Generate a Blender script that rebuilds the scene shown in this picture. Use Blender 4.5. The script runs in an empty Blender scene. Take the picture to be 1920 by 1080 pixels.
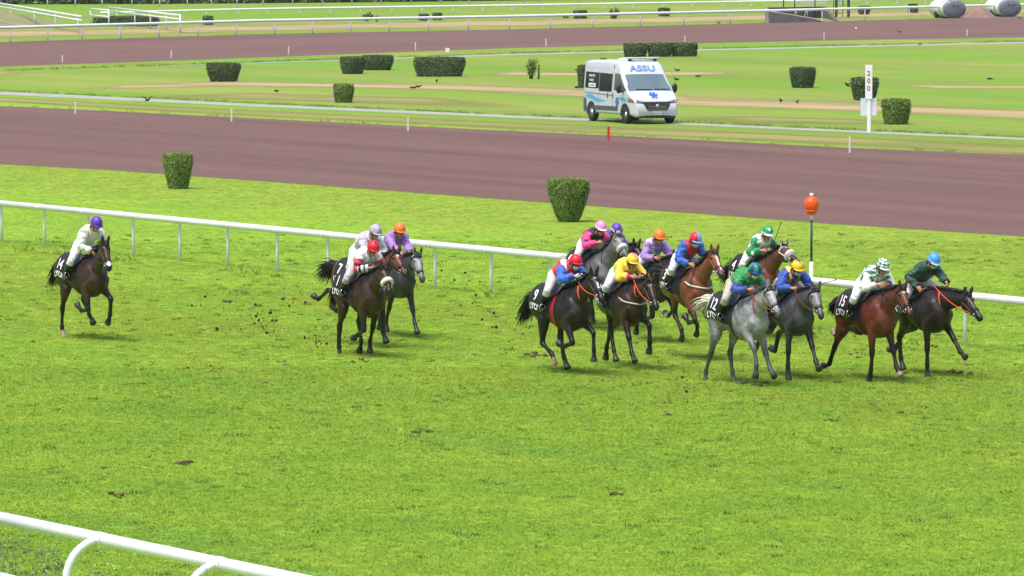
import bpy, bmesh, math, random
import numpy as np
from mathutils import Vector, Matrix, noise as mnoise
from mathutils.bvhtree import BVHTree

scn = bpy.context.scene
col = scn.collection
R = math.radians
rnd = random.Random(7)
npr = np.random.default_rng(11)

# ------------------------------------------------------------------ camera, sky, sun, exposure
FPX, CAMH = 11000.0, 8.2            # focal length in photo pixels (1920 wide), eye height on the stand
PITCH = math.atan(690.0 / FPX)
cam_d = bpy.data.cameras.new('camera')
cam = bpy.data.objects.new('camera', cam_d)
col.objects.link(cam)
cam.location = (0, 0, CAMH)
cam.rotation_euler = (math.pi / 2 - PITCH, 0, 0)
cam_d.sensor_width = 36.0
cam_d.lens = 36.0 * FPX / 1920.0
cam_d.clip_start = 1.0
cam_d.clip_end = 6000.0
scn.camera = cam

SUN_EL, SUN_AZ = R(66), R(218)      # high milky sun, from the left a little behind the stand (azimuth clockwise from +Y)
world = bpy.data.worlds.new('World')
scn.world = world
world.use_nodes = True
wn = world.node_tree
sky = wn.nodes.new('ShaderNodeTexSky')
sky.sky_type = 'NISHITA'
sky.sun_disc = False
sky.sun_elevation = SUN_EL
sky.sun_rotation = SUN_AZ
sky.air_density = 1.0
sky.dust_density = 4.0
sky.ozone_density = 1.0
wn.links.new(sky.outputs[0], wn.nodes['Background'].inputs[0])
wn.nodes['Background'].inputs[1].default_value = 0.14
sun_d = bpy.data.lights.new('sun', 'SUN')
sun_d.energy = 2.3
sun_d.angle = R(24)
sun_d.color = (1.0, 0.965, 0.90)
sun = bpy.data.objects.new('sun', sun_d)
col.objects.link(sun)
sdir = Vector((math.sin(SUN_AZ) * math.cos(SUN_EL), math.cos(SUN_AZ) * math.cos(SUN_EL), math.sin(SUN_EL)))
sun.rotation_euler = sdir.to_track_quat('Z', 'Y').to_euler()
sun.location = sdir * 200
scn.view_settings.view_transform = 'Standard'
scn.view_settings.look = 'None'
scn.view_settings.exposure = 0.65
scn.view_settings.gamma = 1.0
scn.view_settings.use_curve_mapping = False
scn.cycles.max_bounces = 6
scn.cycles.transparent_max_bounces = 12
scn.cycles.use_denoising = True

# ------------------------------------------------------------------ helpers
_cp, _sp = math.cos(PITCH), math.sin(PITCH)
def gp(x, y, z=0.0):
    """ground survey: place in the world (metres) of a point measured at height z"""
    u, v = (x - 960) / FPX, -(y - 540) / FPX
    d = (u, _cp + v * _sp, -_sp + v * _cp)
    t = (z - CAMH) / d[2]
    return Vector((d[0] * t, d[1] * t, z))
def pxm(y):                         # photo pixels per metre for something standing at ground row y
    return (y + 150.0) / CAMH

def srgb(r, g, b, k=1.0):
    f = lambda c: (c / 12.92 if c <= 0.04045 else ((c + 0.055) / 1.055) ** 2.4)
    return (f(r / 255) * k, f(g / 255) * k, f(b / 255) * k)

def nodes_of(name):
    m = bpy.data.materials.new(name)
    m.use_nodes = True
    nt = m.node_tree
    return m, nt, nt.nodes['Principled BSDF']

def N(nt, kind, **kw):
    n = nt.nodes.new(kind)
    for k, v in kw.items():
        setattr(n, k, v)
    return n

def mat(name, c, rough=0.6, var=0.12, scale=8.0, metal=0.0, bump=0.0, spec=0.5, dirt=0.0):
    m, nt, b = nodes_of(name)
    tc = N(nt, 'ShaderNodeTexCoord')
    nz = N(nt, 'ShaderNodeTexNoise')
    nz.inputs['Scale'].default_value = scale
    nz.inputs['Detail'].default_value = 5
    nt.links.new(tc.outputs['Object'], nz.inputs['Vector'])
    rp = N(nt, 'ShaderNodeValToRGB')
    lo = tuple(max(0, x * (1 - var)) for x in c); hi = tuple(min(1, x * (1 + var)) for x in c)
    rp.color_ramp.elements[0].position = .3; rp.color_ramp.elements[1].position = .7
    rp.color_ramp.elements[0].color = (*lo, 1); rp.color_ramp.elements[1].color = (*hi, 1)
    nt.links.new(nz.outputs['Fac'], rp.inputs['Fac'])
    nt.links.new(rp.outputs['Color'], b.inputs['Base Color'])
    b.inputs['Roughness'].default_value = rough
    b.inputs['Metallic'].default_value = metal
    b.inputs['Specular IOR Level'].default_value = spec
    if bump:
        bp = N(nt, 'ShaderNodeBump'); bp.inputs['Strength'].default_value = bump; bp.inputs['Distance'].default_value = .02
        nt.links.new(nz.outputs['Fac'], bp.inputs['Height']); nt.links.new(bp.outputs['Normal'], b.inputs['Normal'])
    return m

def mat_vcol(name, rough=0.5, var=0.1, scale=14.0, spec=0.5, sheen=0.0, bump=0.0, bscale=60.0):
    """colours that belong to the thing itself, stored on its vertices"""
    m, nt, b = nodes_of(name)
    at = N(nt, 'ShaderNodeAttribute', attribute_name='Col')
    tc = N(nt, 'ShaderNodeTexCoord')
    nz = N(nt, 'ShaderNodeTexNoise'); nz.inputs['Scale'].default_value = scale; nz.inputs['Detail'].default_value = 4
    nt.links.new(tc.outputs['Object'], nz.inputs['Vector'])
    mr = N(nt, 'ShaderNodeMapRange'); mr.inputs[1].default_value = .3; mr.inputs[2].default_value = .7
    mr.inputs[3].default_value = 1 - var; mr.inputs[4].default_value = 1 + var
    nt.links.new(nz.outputs['Fac'], mr.inputs[0])
    mx = N(nt, 'ShaderNodeVectorMath', operation='SCALE')
    nt.links.new(at.outputs['Color'], mx.inputs[0]); nt.links.new(mr.outputs[0], mx.inputs['Scale'])
    nt.links.new(mx.outputs[0], b.inputs['Base Color'])
    b.inputs['Roughness'].default_value = rough
    b.inputs['Specular IOR Level'].default_value = spec
    b.inputs['Sheen Weight'].default_value = sheen
    if bump:
        n2 = N(nt, 'ShaderNodeTexNoise'); n2.inputs['Scale'].default_value = bscale; n2.inputs['Detail'].default_value = 3
        nt.links.new(tc.outputs['Object'], n2.inputs['Vector'])
        bp = N(nt, 'ShaderNodeBump'); bp.inputs['Strength'].default_value = bump; bp.inputs['Distance'].default_value = .01
        nt.links.new(n2.outputs['Fac'], bp.inputs['Height']); nt.links.new(bp.outputs['Normal'], b.inputs['Normal'])
    return m

class MB:
    """collects geometry; build() links it as ONE mesh object"""
    def __init__(s):
        s.v = []; s.f = []; s.mi = []
    def add(s, vs, fs, mi=0):
        o = len(s.v)
        s.v.extend([tuple(map(float, p)) for p in vs])
        for f in fs:
            s.f.append(tuple(i + o for i in f)); s.mi.append(mi)
        return s
    def loft(s, rings, caps=True, closed=False, mi=0):
        n = len(rings[0]); vs = [p for r in rings for p in r]; fs = []
        m = len(rings)
        for i in range(m if closed else m - 1):
            a, b = i * n, ((i + 1) % m) * n
            for j in range(n):
                k = (j + 1) % n
                fs.append((a + j, a + k, b + k, b + j))
        if caps and not closed:
            fs.append(tuple(range(n - 1, -1, -1))); fs.append(tuple(range((m - 1) * n, m * n)))
        return s.add(vs, fs, mi)
    def tube(s, pts, rad, n=10, closed=False, mi=0, caps=True):
        pts = [np.asarray(p, float) for p in pts]
        rads = rad if hasattr(rad, '__len__') else [rad] * len(pts)
        rings = []; prev = None
        for i, p in enumerate(pts):
            if closed: t = pts[(i + 1) % len(pts)] - pts[i - 1]
            else: t = pts[min(i + 1, len(pts) - 1)] - pts[max(i - 1, 0)]
            t = t / (np.linalg.norm(t) + 1e-9)
            if prev is None:
                up = np.array((0, 0, 1.)) if abs(t[2]) < .9 else np.array((0, 1., 0))
                a = np.cross(t, up)
            else:
                a = prev - t * np.dot(prev, t)
            a /= np.linalg.norm(a) + 1e-9; prev = a
            b = np.cross(t, a)
            rr = rads[i]
            rings.append([p + rr * (math.cos(2 * math.pi * k / n) * a + math.sin(2 * math.pi * k / n) * b) for k in range(n)])
        return s.loft(rings, caps, closed, mi)
    def box(s, c, h, rot=None, mi=0):
        vs = []
        for x in (-1, 1):
            for y in (-1, 1):
                for z in (-1, 1):
                    p = Vector((x * h[0], y * h[1], z * h[2]))
                    if rot is not None: p = rot @ p
                    vs.append(p + Vector(c))
        return s.add(vs, [(0, 1, 3, 2), (4, 6, 7, 5), (0, 4, 5, 1), (2, 3, 7, 6), (0, 2, 6, 4), (1, 5, 7, 3)], mi)
    def ell(s, c, r, rot=None, nu=12, nv=8, mi=0):
        rings = []
        for i in range(nv + 1):
            a = -math.pi / 2 + math.pi * i / nv; a = max(min(a, 1.5), -1.5)
            ring = []
            for j in range(nu):
                b = 2 * math.pi * j / nu
                p = Vector((r[0] * math.cos(a) * math.cos(b), r[1] * math.cos(a) * math.sin(b), r[2] * math.sin(a)))
                if rot is not None: p = rot @ p
                ring.append(p + Vector(c))
            rings.append(ring)
        return s.loft(rings, True, False, mi)
    def mesh(s, name, smooth=True):
        me = bpy.data.meshes.new(name)
        me.from_pydata(s.v, [], s.f)
        if any(s.mi): me.polygons.foreach_set('material_index', s.mi)
        if smooth: me.polygons.foreach_set('use_smooth', [True] * len(s.f))
        me.update()
        return me
    def build(s, name, m, parent=None, smooth=True):
        me = s.mesh(name, smooth)
        for x in (m if isinstance(m, (list, tuple)) else [m]): me.materials.append(x)
        return link(name, me, parent)

def link(name, me, parent=None):
    o = bpy.data.objects.new(name, me)
    col.objects.link(o)
    if parent is not None: o.parent = parent
    return o
def empty(name, loc=(0, 0, 0), rz=0.0):
    o = bpy.data.objects.new(name, None); col.objects.link(o)
    o.location = loc; o.rotation_euler = (0, 0, rz); o.empty_display_size = .2
    return o
def tag(o, label=None, cat=None, group=None, kind=None):
    if label: o['label'] = label
    if cat: o['category'] = cat
    if group: o['group'] = group
    if kind: o['kind'] = kind
    return o
def copy_tree(o, parent=None):
    c = o.copy(); col.objects.link(c)
    if parent is not None: c.parent = parent
    for ch in o.children: copy_tree(ch, c)
    return c
def set_col(me, rgb):
    a = me.color_attributes.new('Col', 'FLOAT_COLOR', 'POINT')
    c = np.ones((len(me.vertices), 4), np.float32); c[:, :3] = rgb
    a.data.foreach_set('color', c.ravel())
def verts_np(me):
    a = np.empty(len(me.vertices) * 3, np.float32); me.vertices.foreach_get('co', a); return a.reshape(-1, 3).astype(float)
def normals_np(me):
    a = np.empty(len(me.vertices) * 3, np.float32); me.vertex_normals.foreach_get('vector', a); return a.reshape(-1, 3).astype(float)
def remesh(mb, voxel, smooth_it=4, fac=.5):
    """melt overlapping closed shapes into one continuous skin"""
    me = mb.mesh('melt', True)
    o = bpy.data.objects.new('melt', me); col.objects.link(o)
    md = o.modifiers.new('r', 'REMESH'); md.mode = 'VOXEL'; md.voxel_size = voxel; md.adaptivity = 0
    if smooth_it:
        sm = o.modifiers.new('s', 'SMOOTH'); sm.factor = fac; sm.iterations = smooth_it
    dg = bpy.context.evaluated_depsgraph_get()
    out = bpy.data.meshes.new_from_object(o.evaluated_get(dg))
    bpy.data.objects.remove(o); bpy.data.meshes.remove(me)
    out.polygons.foreach_set('use_smooth', [True] * len(out.polygons))
    return out
def seg_dist(P, a, b):
    """distance of points P to segment ab, and the parameter along it"""
    a = np.asarray(a, float); b = np.asarray(b, float); d = b - a
    t = np.clip(((P - a) @ d) / (d @ d + 1e-12), 0, 1)
    return np.linalg.norm(P - (a + t[:, None] * d), axis=1), t
def lerp(a, b, t): return a + (b - a) * t
def text_mesh(body, size=1.0, bold=0.0):
    """flat letters as triangles, centred on the origin in x, baseline at 0"""
    c = bpy.data.curves.new('letters', 'FONT'); c.body = body; c.size = size; c.align_x = 'CENTER'; c.offset = bold
    c.resolution_u = 4; c.fill_mode = 'FRONT'
    o = bpy.data.objects.new('letters', c); col.objects.link(o)
    dg = bpy.context.evaluated_depsgraph_get()
    me = bpy.data.meshes.new_from_object(o.evaluated_get(dg))
    bpy.data.objects.remove(o); bpy.data.curves.remove(c)
    v = verts_np(me); f = [tuple(p.vertices) for p in me.polygons]
    bpy.data.meshes.remove(me)
    return v, f
# ------------------------------------------------------------------ horses
FRONT_LEN = (.43, .30, .135, .095)
HIND_LEN = (.40, .47, .39, .135, .095)
def leg_chain(start, lens, angs):
    p = np.array(start, float); out = [p.copy()]
    for L, a in zip(lens, angs):
        p = p + L * np.array((math.sin(R(a)), 0, -math.cos(R(a)))); out.append(p.copy())
    return out
def limb_rings(pts, rads, n=12):
    """rings with their own fore-aft and side radius along a chain that bends in the horse's own plane"""
    rings = []
    for i, (p, (rs, rl)) in enumerate(zip(pts, rads)):
        t = pts[min(i + 1, len(pts) - 1)] - pts[max(i - 1, 0)]
        t = t / (np.linalg.norm(t) + 1e-9)
        L = np.array((0, 1., 0)); S = np.cross(L, t); S /= np.linalg.norm(S) + 1e-9
        rings.append([p + rs * math.cos(2 * math.pi * k / n) * S + rl * math.sin(2 * math.pi * k / n) * L for k in range(n)])
    return rings
def along(pts, spec):
    """spec: (segment index, t, fore-aft radius, side radius[, fore offset])"""
    P, r = [], []
    for s in spec:
        i, t, rs, rl = s[0], s[1], s[2] * 1.13, s[3] * 1.15
        p = pts[i] + (pts[i + 1] - pts[i]) * t
        if len(s) > 4:
            d = pts[i + 1] - pts[i]; d = d / np.linalg.norm(d)
            p = p + np.array((d[2], 0, -d[0])) * -s[4]
        P.append(p); r.append((rs, rl))
    return P, r

COATS = {
    # body, dark points (legs), muzzle
    'bay':      (srgb(92, 50, 31), srgb(22, 18, 17), srgb(34, 26, 23)),
    'brightbay':(srgb(112, 62, 36), srgb(30, 23, 20), srgb(46, 34, 28)),
    'redbay':   (srgb(90, 44, 29), srgb(22, 17, 16), srgb(32, 24, 21)),
    'darkbay':  (srgb(50, 32, 25), srgb(17, 14, 14), srgb(22, 18, 17)),
    'brown':    (srgb(40, 31, 27), srgb(15, 14, 14), srgb(18, 16, 16)),
    'black':    (srgb(31, 26, 24), srgb(14, 13, 13), srgb(18, 16, 16)),
    'grey':     (srgb(138, 138, 141), srgb(52, 52, 56), srgb(72, 70, 72)),
    'darkgrey': (srgb(68, 69, 74), srgb(26, 26, 30), srgb(48, 47, 50)),
    'steel':    (srgb(54, 54, 58), srgb(22, 22, 25), srgb(60, 59, 62)),
    'ironfar':  (srgb(92, 93, 97), srgb(38, 38, 42), srgb(58, 57, 60)),
}
M_coat = mat_vcol('horse coat', rough=.43, var=.2, scale=9, spec=.36, bump=.22, bscale=20)
M_hair = {}
def hair_mat(c):
    k = tuple(round(x, 4) for x in c)
    if k not in M_hair: M_hair[k] = mat('horse hair', c, rough=.5, var=.35, scale=30)
    return M_hair[k]
M_leather = mat('black leather', srgb(26, 23, 22), .45, .2, 20)
M_cloth_b = mat('black saddle cloth', srgb(21, 21, 24), .75, .25, 18, bump=.3)
M_white_print = mat('white print', srgb(232, 232, 232), .7, .04, 20)
M_bit = mat('bit steel', (.55, .55, .56), .25, .1, 20, metal=1.0)
M_fleece = mat('white sheepskin', srgb(226, 222, 212), .95, .12, 40, bump=1.0)
M_eye = mat('horse eye', (.008, .006, .005), .08, .1)
STRAPS = {}
def strap_mat(c, name='strap'):
    k = tuple(round(x, 3) for x in c)
    if k not in STRAPS: STRAPS[k] = mat(name, c, .5, .2, 25)
    return STRAPS[k]
F_ = dict(plant=(4, 2, 34, 30), reach=(40, 36, 58, 62), back=(-28, -30, 5, -8), fold=(38, -72, -112, -125), foldlow=(6, -78, -105, -120),
          lift=(55, -8, -30, -45), reachlow=(26, 24, 50, 52), tuck=(48, -98, -140, -150))
H_ = dict(plant=(26, -36, 0, 34, 30), reach=(54, -16, 26, 44, 40), push=(-2, -52, -30, -10, -22), fold=(44, -56, 18, -58, -95),
          kick=(12, -66, -46, -104, -125), under=(48, -26, 16, 10, 0), tuck=(58, -40, 34, -30, -70))

TRUNK = [(-.91, 1.36, 1.14, .07, .0), (-.86, 1.46, 1.02, .165, .05), (-.77, 1.55, .96, .225, .1), (-.62, 1.605, .94, .265, .14), (-.46, 1.615, .95, .275, .16),
         (-.30, 1.585, .95, .268, .16), (-.15, 1.545, .91, .275, .14), (0., 1.52, .855, .285, .14), (.15, 1.525, .81, .285, .2), (.30, 1.565, .785, .262, .32),
         (.45, 1.605, .785, .235, .45), (.57, 1.58, .81, .222, .42), (.69, 1.49, .86, .205, .3), (.79, 1.37, .94, .16, .15), (.86, 1.25, 1.03, .085, .0)]
def barrel_ring(x):
    xs = [t[0] for t in TRUNK]
    return [float(np.interp(x, xs, [t[i] for t in TRUNK])) for i in range(1, 5)]

def make_horse(spec):
    """one thoroughbred in its own stride; x forward, y to its left, z up, origin on the ground under the barrel"""
    g = random.Random(spec['seed'])
    body_c, dark_c, muz_c = COATS[spec['coat']]
    mb = MB(); n = 26
    rings = []
    for (x, zt, zb, hw, k) in TRUNK:
        zc, hh = (zt + zb) / 2, (zt - zb) / 2; ring = []
        for j in range(n):
            a = 2 * math.pi * j / n; c, s = math.cos(a), math.sin(a)
            y = hw * math.copysign(abs(c) ** .82, c) * (1 - k * max(0, s) ** 1.4) * (1 - .10 * max(0, -s))
            ring.append((x, y, zc + hh * math.copysign(abs(s) ** .92, s)))
        rings.append(ring)
    mb.loft(rings)
    # neck
    na, hd = R(spec.get('neck', 36)), R(spec.get('head', 48)); nl = spec.get('nl', .80)
    nyaw = R(spec.get('nyaw', 0))
    w0 = np.array((.50, 0, 1.30))
    tip = w0 + np.array((.12, 0, .02)) + nl * np.array((math.cos(na), 0, math.sin(na)))
    ctl = w0 + np.array((.30, 0, .16 + .08 * math.sin(na)))
    def bend(p):                     # the neck swings a little to one side
        p = np.array(p, float); d = p[0] - .6
        if d > 0 and nyaw:
            p[1] += d * math.tan(nyaw)
        return p
    nr = []; crest = []
    for i in range(9):
        t = i / 8
        c = (1 - t) ** 2 * w0 + 2 * t * (1 - t) * ctl + t * t * tip
        d = 2 * (1 - t) * (ctl - w0) + 2 * t * (tip - ctl); d /= np.linalg.norm(d)
        up = np.array((-d[2], 0, d[0]))
        hh = np.interp(t, [0, .25, .5, .75, 1], [.33, .27, .205, .162, .13]); hw = np.interp(t, [0, .25, .5, .75, 1], [.165, .128, .10, .086, .08])
        ring = []
        for j in range(18):
            a = 2 * math.pi * j / 18; cc, s = math.cos(a), math.sin(a)
            ring.append(bend(c + up * hh * s + np.array((0, 1, 0)) * hw * cc * (1 - .42 * max(0, s))))
        nr.append(ring); crest.append(bend(c + up * hh))
    mb.loft(nr)
    # head: face line from the poll to the nose, the jaw hangs below it
    fd = np.array((math.cos(hd), 0, -math.sin(hd))); vd = np.array((-math.sin(hd), 0, -math.cos(hd)))
    poll = tip + np.array((0, 0, .115)) - fd * .02
    hl = .66
    T = [0, .06, .14, .24, .36, .5, .64, .78, .88, .95, 1.0]
    HH = [.075, .105, .132, .146, .138, .110, .086, .070, .068, .062, .038]
    HW = [.058, .082, .098, .098, .084, .068, .056, .054, .058, .054, .030]
    OF = [.02, .006, 0, 0, .002, .004, .006, .006, .004, .012, .03]
    HH = [x * 1.07 for x in HH]; HW = [x * 1.06 for x in HW]
    hr = []; head_c = []
    for t, hh, hw, of in zip(T, HH, HW, OF):
        c = poll + fd * hl * t + vd * (hh + of)
        head_c.append(c); ring = []
        for j in range(16):
            a = 2 * math.pi * j / 16; cc, s = math.cos(a), math.sin(a)
            w = hw * (1 - .30 * max(0, -s)) * (1 - .12 * max(0, s))
            ring.append(bend(c - vd * hh * s + np.array((0, 1, 0)) * w * cc))
        hr.append(ring)
    mb.loft(hr)
    for sg in (-1, 1):               # ears, cheek, brow
        e0 = poll + fd * .045 + np.array((0, sg * .052, -.02)); ed = np.array((.22 + spec.get('ear', .0), sg * .18, 1.0)); ed /= np.linalg.norm(ed)
        mb.tube([bend(e0 + ed * d) for d in (-.03, .02, .07, .115, .15, .172)], [.026, .034, .036, .029, .018, .008], 8)
        c = poll + fd * .19 + vd * .17 + np.array((0, sg * .055, 0)); mb.ell(bend(c), (.085, .038, .085), nu=10, nv=6)
        c = poll + fd * .155 + vd * .055 + np.array((0, sg * .078, 0)); mb.ell(bend(c), (.042, .026, .034), nu=8, nv=6)
        c = poll + fd * .575 + vd * .05 + np.array((0, sg * .040, 0)); mb.ell(bend(c), (.034, .022, .03), nu=8, nv=6)
    # muscle masses of shoulder, chest and quarters
    legs = {}
    for key, sg in (('R', -1), ('L', 1)):
        fa = spec['f' + key]; fa = F_[fa] if isinstance(fa, str) else fa
        ha = spec['h' + key]; ha = H_[ha] if isinstance(ha, str) else ha
        sh = math.sin(R(fa[0]))
        el = np.array((.44 + .13 * sh, sg * .155, .95 + .05 * abs(sh)))
        fp = leg_chain(el, FRONT_LEN, fa)
        pt = np.array((.71 + .05 * sh, sg * .135, 1.13 + .03 * sh))
        P, r = [np.array((.44, sg * .11, 1.46)), np.array((.55, sg * .145, 1.33)), (pt + np.array((-.07, 0, .07)))], [(.06, .045), (.14, .085), (.13, .085)]
        mb.loft(limb_rings(P, r, 12))
        P, r = [pt + np.array((0.02, 0, .03)), lerp(pt, el, .5), el + np.array((-.02, 0, 0))], [(.085, .075), (.125, .088), (.12, .078)]
        mb.loft(limb_rings(P, r, 12))
        P, r = along(fp, [(0, -.12, .10, .070), (0, .08, .105, .074), (0, .3, .088, .064), (0, .55, .066, .052), (0, .8, .050, .044), (0, .93, .050, .046), (1, .04, .051, .047),
                          (1, .14, .044, .041), (1, .3, .036, .033), (1, .6, .035, .031), (1, .85, .039, .034), (2, .0, .047, .040), (2, .2, .043, .037), (2, .55, .036, .033), (2, .92, .042, .040),
                          (3, .12, .050, .048), (3, .6, .058, .055), (3, 1.0, .066, .060)])
        mb.loft(limb_rings(P, r, 12))
        hp0 = np.array((-.54, sg * .135, 1.32))
        hp = leg_chain(hp0, HIND_LEN, ha)
        for i in range(1, len(hp)): hp[i][1] = sg * (.16 if i == 1 else .14)
        P, r = [np.array((-.46, sg * .10, 1.50)), hp[0] + np.array((-.03, 0, 0)), lerp(hp[0], hp[1], .4) + np.array((-.05, 0, 0)), lerp(hp[0], hp[1], .8), hp[1] + np.array((0, 0, -.03))], [(.12, .09), (.235, .135), (.235, .135), (.175, .115), (.10, .08)]
        mb.loft(limb_rings(P, r, 14))
        P, r = along(hp, [(1, -.12, .12, .085), (1, .05, .138, .092), (1, .25, .122, .082), (1, .45, .094, .066), (1, .65, .066, .050), (1, .82, .050, .042), (1, .95, .056, .046), (2, .04, .060, .047),
                          (2, .13, .052, .044), (2, .25, .042, .037), (2, .5, .036, .032), (2, .8, .038, .033), (2, .95, .046, .039), (3, .1, .046, .040), (3, .5, .036, .033), (3, .92, .042, .040),
                          (4, .12, .050, .047), (4, .6, .057, .053), (4, 1.0, .064, .058)])
        mb.loft(limb_rings(P, r, 12))
        hk = hp[2]; d = (hp[2] - hp[1]); d /= np.linalg.norm(d)     # point of hock
        back = np.array((d[2], 0, -d[0])); back = back if back[0] < 0 else -back
        mb.ell(hk + back * .035, (.036, .032, .045), nu=8, nv=6)
        for sgn in (1,):
            mb.ell((.74, sg * .075, 1.03), (.09, .075, .12), nu=10, nv=8)
        legs['f' + key] = fp; legs['h' + key] = hp
    me = remesh(mb, .0145, 4, .45)
    P = verts_np(me)
    # soften the big muscle masses, keep legs and head crisp
    ed = np.empty(len(me.edges) * 2, np.int32); me.edges.foreach_get('vertices', ed); ed = ed.reshape(-1, 2)
    deg = np.bincount(ed.ravel(), minlength=len(P)).astype(float)[:, None]
    wgt = np.clip((P[:, 2] - .84) / .16, 0, 1) * np.clip((tip[0] - .12 - P[:, 0]) / .2, 0, 1)
    for _ in range(16):
        acc = np.zeros_like(P)
        for k in range(3): acc[:, k] = np.bincount(ed[:, 0], P[ed[:, 1], k], len(P)) + np.bincount(ed[:, 1], P[ed[:, 0], k], len(P))
        P = P + (acc / deg - P) * (.6 * wgt)[:, None]
    me.vertices.foreach_set('co', P.astype(np.float32).ravel()); me.update()
    # muscle tone
    Nn = normals_np(me)
    rib = np.array([mnoise.noise(Vector((p[0] * 5, p[1] * 3, p[2] * 2.2)) + Vector((spec['seed'], 0, 0))) + .5 * mnoise.noise(Vector((p[0] * 11, p[1] * 7, p[2] * 8))) for p in P])
    P2 = P + Nn * (rib * .009)[:, None]
    me.vertices.foreach_set('co', P2.astype(np.float32).ravel()); me.update()
    # coat colours
    C = np.tile(np.array(body_c), (len(P), 1))
    nzv = np.array([mnoise.noise(Vector((p[0] * 3.1, p[1] * 3.1, p[2] * 3.1)) + Vector((0, spec['seed'], 0))) for p in P])
    grey = 'grey' in spec['coat'] or spec['coat'] in ('ironfar', 'steel')
    if grey:
        dap = np.array([mnoise.voronoi(Vector((p[0] * 11, p[1] * 11, p[2] * 11)), distance_metric='DISTANCE')[0][0] for p in P])
        on = np.clip(1 - np.abs(P[:, 0] + .1) / 1.1, 0, 1)
        fine = np.array([mnoise.noise(Vector((p[0] * 24, p[1] * 24, p[2] * 24))) for p in P])
        C *= np.clip(1.12 - .95 * np.clip(dap - .18, 0, .6) * (.35 + on) + .26 * nzv + .16 * fine, .3, 1.5)[:, None]
    else:
        C *= (1.0 + .30 * nzv)[:, None]
        low = np.clip((1.02 - P[:, 2]) / .25, 0, 1)
    def mixto(c, w):
        nonlocal C
        w = np.clip(w, 0, 1)[:, None]; C = C * (1 - w) + np.array(c) * w
    socks = spec.get('socks', {})
    for key in ('fR', 'fL', 'hR', 'hL'):
        ch = legs[key]; hind = key[0] == 'h'
        first = 1 if hind else 0
        best = np.full(len(P), 9.); par = np.zeros(len(P))
        for i in range(first, len(ch) - 1):
            d, t = seg_dist(P, ch[i], ch[i + 1])
            m = d < best; best[m] = d[m]; par[m] = i - first + t[m]
        side = np.sign(P[:, 1]) == np.sign(ch[0][1])
        near = (best < np.interp(par, [0, .5, 1, 4], [.12, .10, .09, .09])) & side
        w = np.where(near, np.clip((par - (.38 if not grey else .5)) / .42, 0, 1), 0)
        mixto(dark_c, w * (1 if not grey else .85))
        hoof0 = 3.05 if hind else 3.05
        hoof_i = (len(ch) - 2) - first
        mixto(srgb(58, 50, 44), np.where(near & (par > hoof_i + .08), 1, 0))
        if key in socks:
            mixto(srgb(*spec.get('sockc', (128, 96, 74))), np.where(near & (par > hoof_i - socks[key]) & (par <= hoof_i + .08), 1, 0))
            mixto(srgb(150, 128, 104), np.where(near & (par > hoof_i + .08), .9, 0))
    # muzzle, eye hollow, inside of nostril, marking
    hx = (P - poll) @ fd / hl; hv = (P - poll) @ vd; hy = P[:, 1] - np.array([bend(p * np.array((1, 0, 1)))[1] for p in P])
    ish = (P[:, 0] > tip[0] - .08) & (hx > -.05) & (hx < 1.15) & (np.abs(hy) < .16) & (hv < .34) & (hv > -.05)
    mixto(muz_c, np.where(ish, np.clip((hx - .70) / .2, 0, 1) * .9, 0))
    if spec.get('blaze'):
        a, b, w = spec['blaze']
        cl = srgb(222, 215, 208)
        mixto(cl, np.where(ish & (hx > a) & (hx < b) & (hv < .075) & (np.abs(hy + .006 * np.sin(hx * 14)) < w * (1.15 - .5 * (hx - a))), 1, 0))
    if spec.get('star'):
        a, w = spec['star']
        mixto(srgb(222, 215, 208), np.where(ish & (((hx - a) * .63) ** 2 + hy ** 2 < w * w) & (hv < .08), 1, 0))
    if grey:
        mixto(srgb(160, 160, 162), np.where(ish, np.clip((.9 - hx) / .4, 0, 1) * (.8 if spec['coat'] == 'steel' else .45), 0))
    for sg in (-1, 1):
        nost = poll + fd * .60 + vd * .045 + np.array((0, sg * .05, 0)); nost = bend(nost)
        mixto((.006, .005, .005), np.where(np.linalg.norm((P - nost), axis=1) < .024, .95, 0))
    set_col(me, np.clip(C, .002, 1))
    me.materials.append(M_coat)
    ob = link('horse', me)
    eyes = []
    for sg in (-1, 1):
        c = bend(poll + fd * .158 + vd * .062 + np.array((0, sg * .090, 0)))
        e = MB(); e.ell(c, (.022, .016, .020), nu=10, nv=6); e.build('eye', M_eye, ob)
    bvh = BVHTree.FromPolygons([tuple(p) for p in P2], [tuple(p.vertices) for p in me.polygons])
    # mane
    hm = MB(); dc = spec.get('mane', dark_c)
    for i in range(230):
        t = g.uniform(.10, 1.0); k = t * 8; i0 = min(int(k), 7); p = lerp(crest[i0], crest[i0 + 1], k - i0)
        side = g.choice((-1, 1, 1)) * g.uniform(.2, 1)
        L = g.uniform(.12, .30) * spec.get('mane_len', 1.0)
        fl = g.uniform(.25, 1.0)
        base = p + np.array((0, g.uniform(-.014, .014), -.012))
        pts = [base]
        for s in (.33, .66, 1):
            pts.append(base + np.array((-.75 * fl * L * s, side * .5 * L * s + side * .02, L * (.34 * s - .62 * s * s * (1.1 - .6 * fl)))))
        hm.tube(pts, [.011, .010, .007, .002], 4)
    for i in range(22):              # forelock
        base = bend(poll + fd * g.uniform(.0, .05) + np.array((0, g.uniform(-.03, .03), .0)))
        L = g.uniform(.07, .14)
        hm.tube([base, base + fd * L * .5 + np.array((0, g.uniform(-.02, .02), .035)), base + fd * L + np.array((0, g.uniform(-.03, .03), .01))], [.008, .007, .002], 4)
    hm.build('mane', hair_mat(dc), ob)
    # tail
    ht = MB(); tc = spec.get('tail', dark_c); tl = spec.get('tail_len', .75); ta = spec.get('tail_a', 20); tsw = spec.get('tail_sw', 0.0)
    dock = np.array((-.875, 0, 1.40))
    a = R(ta)
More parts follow.
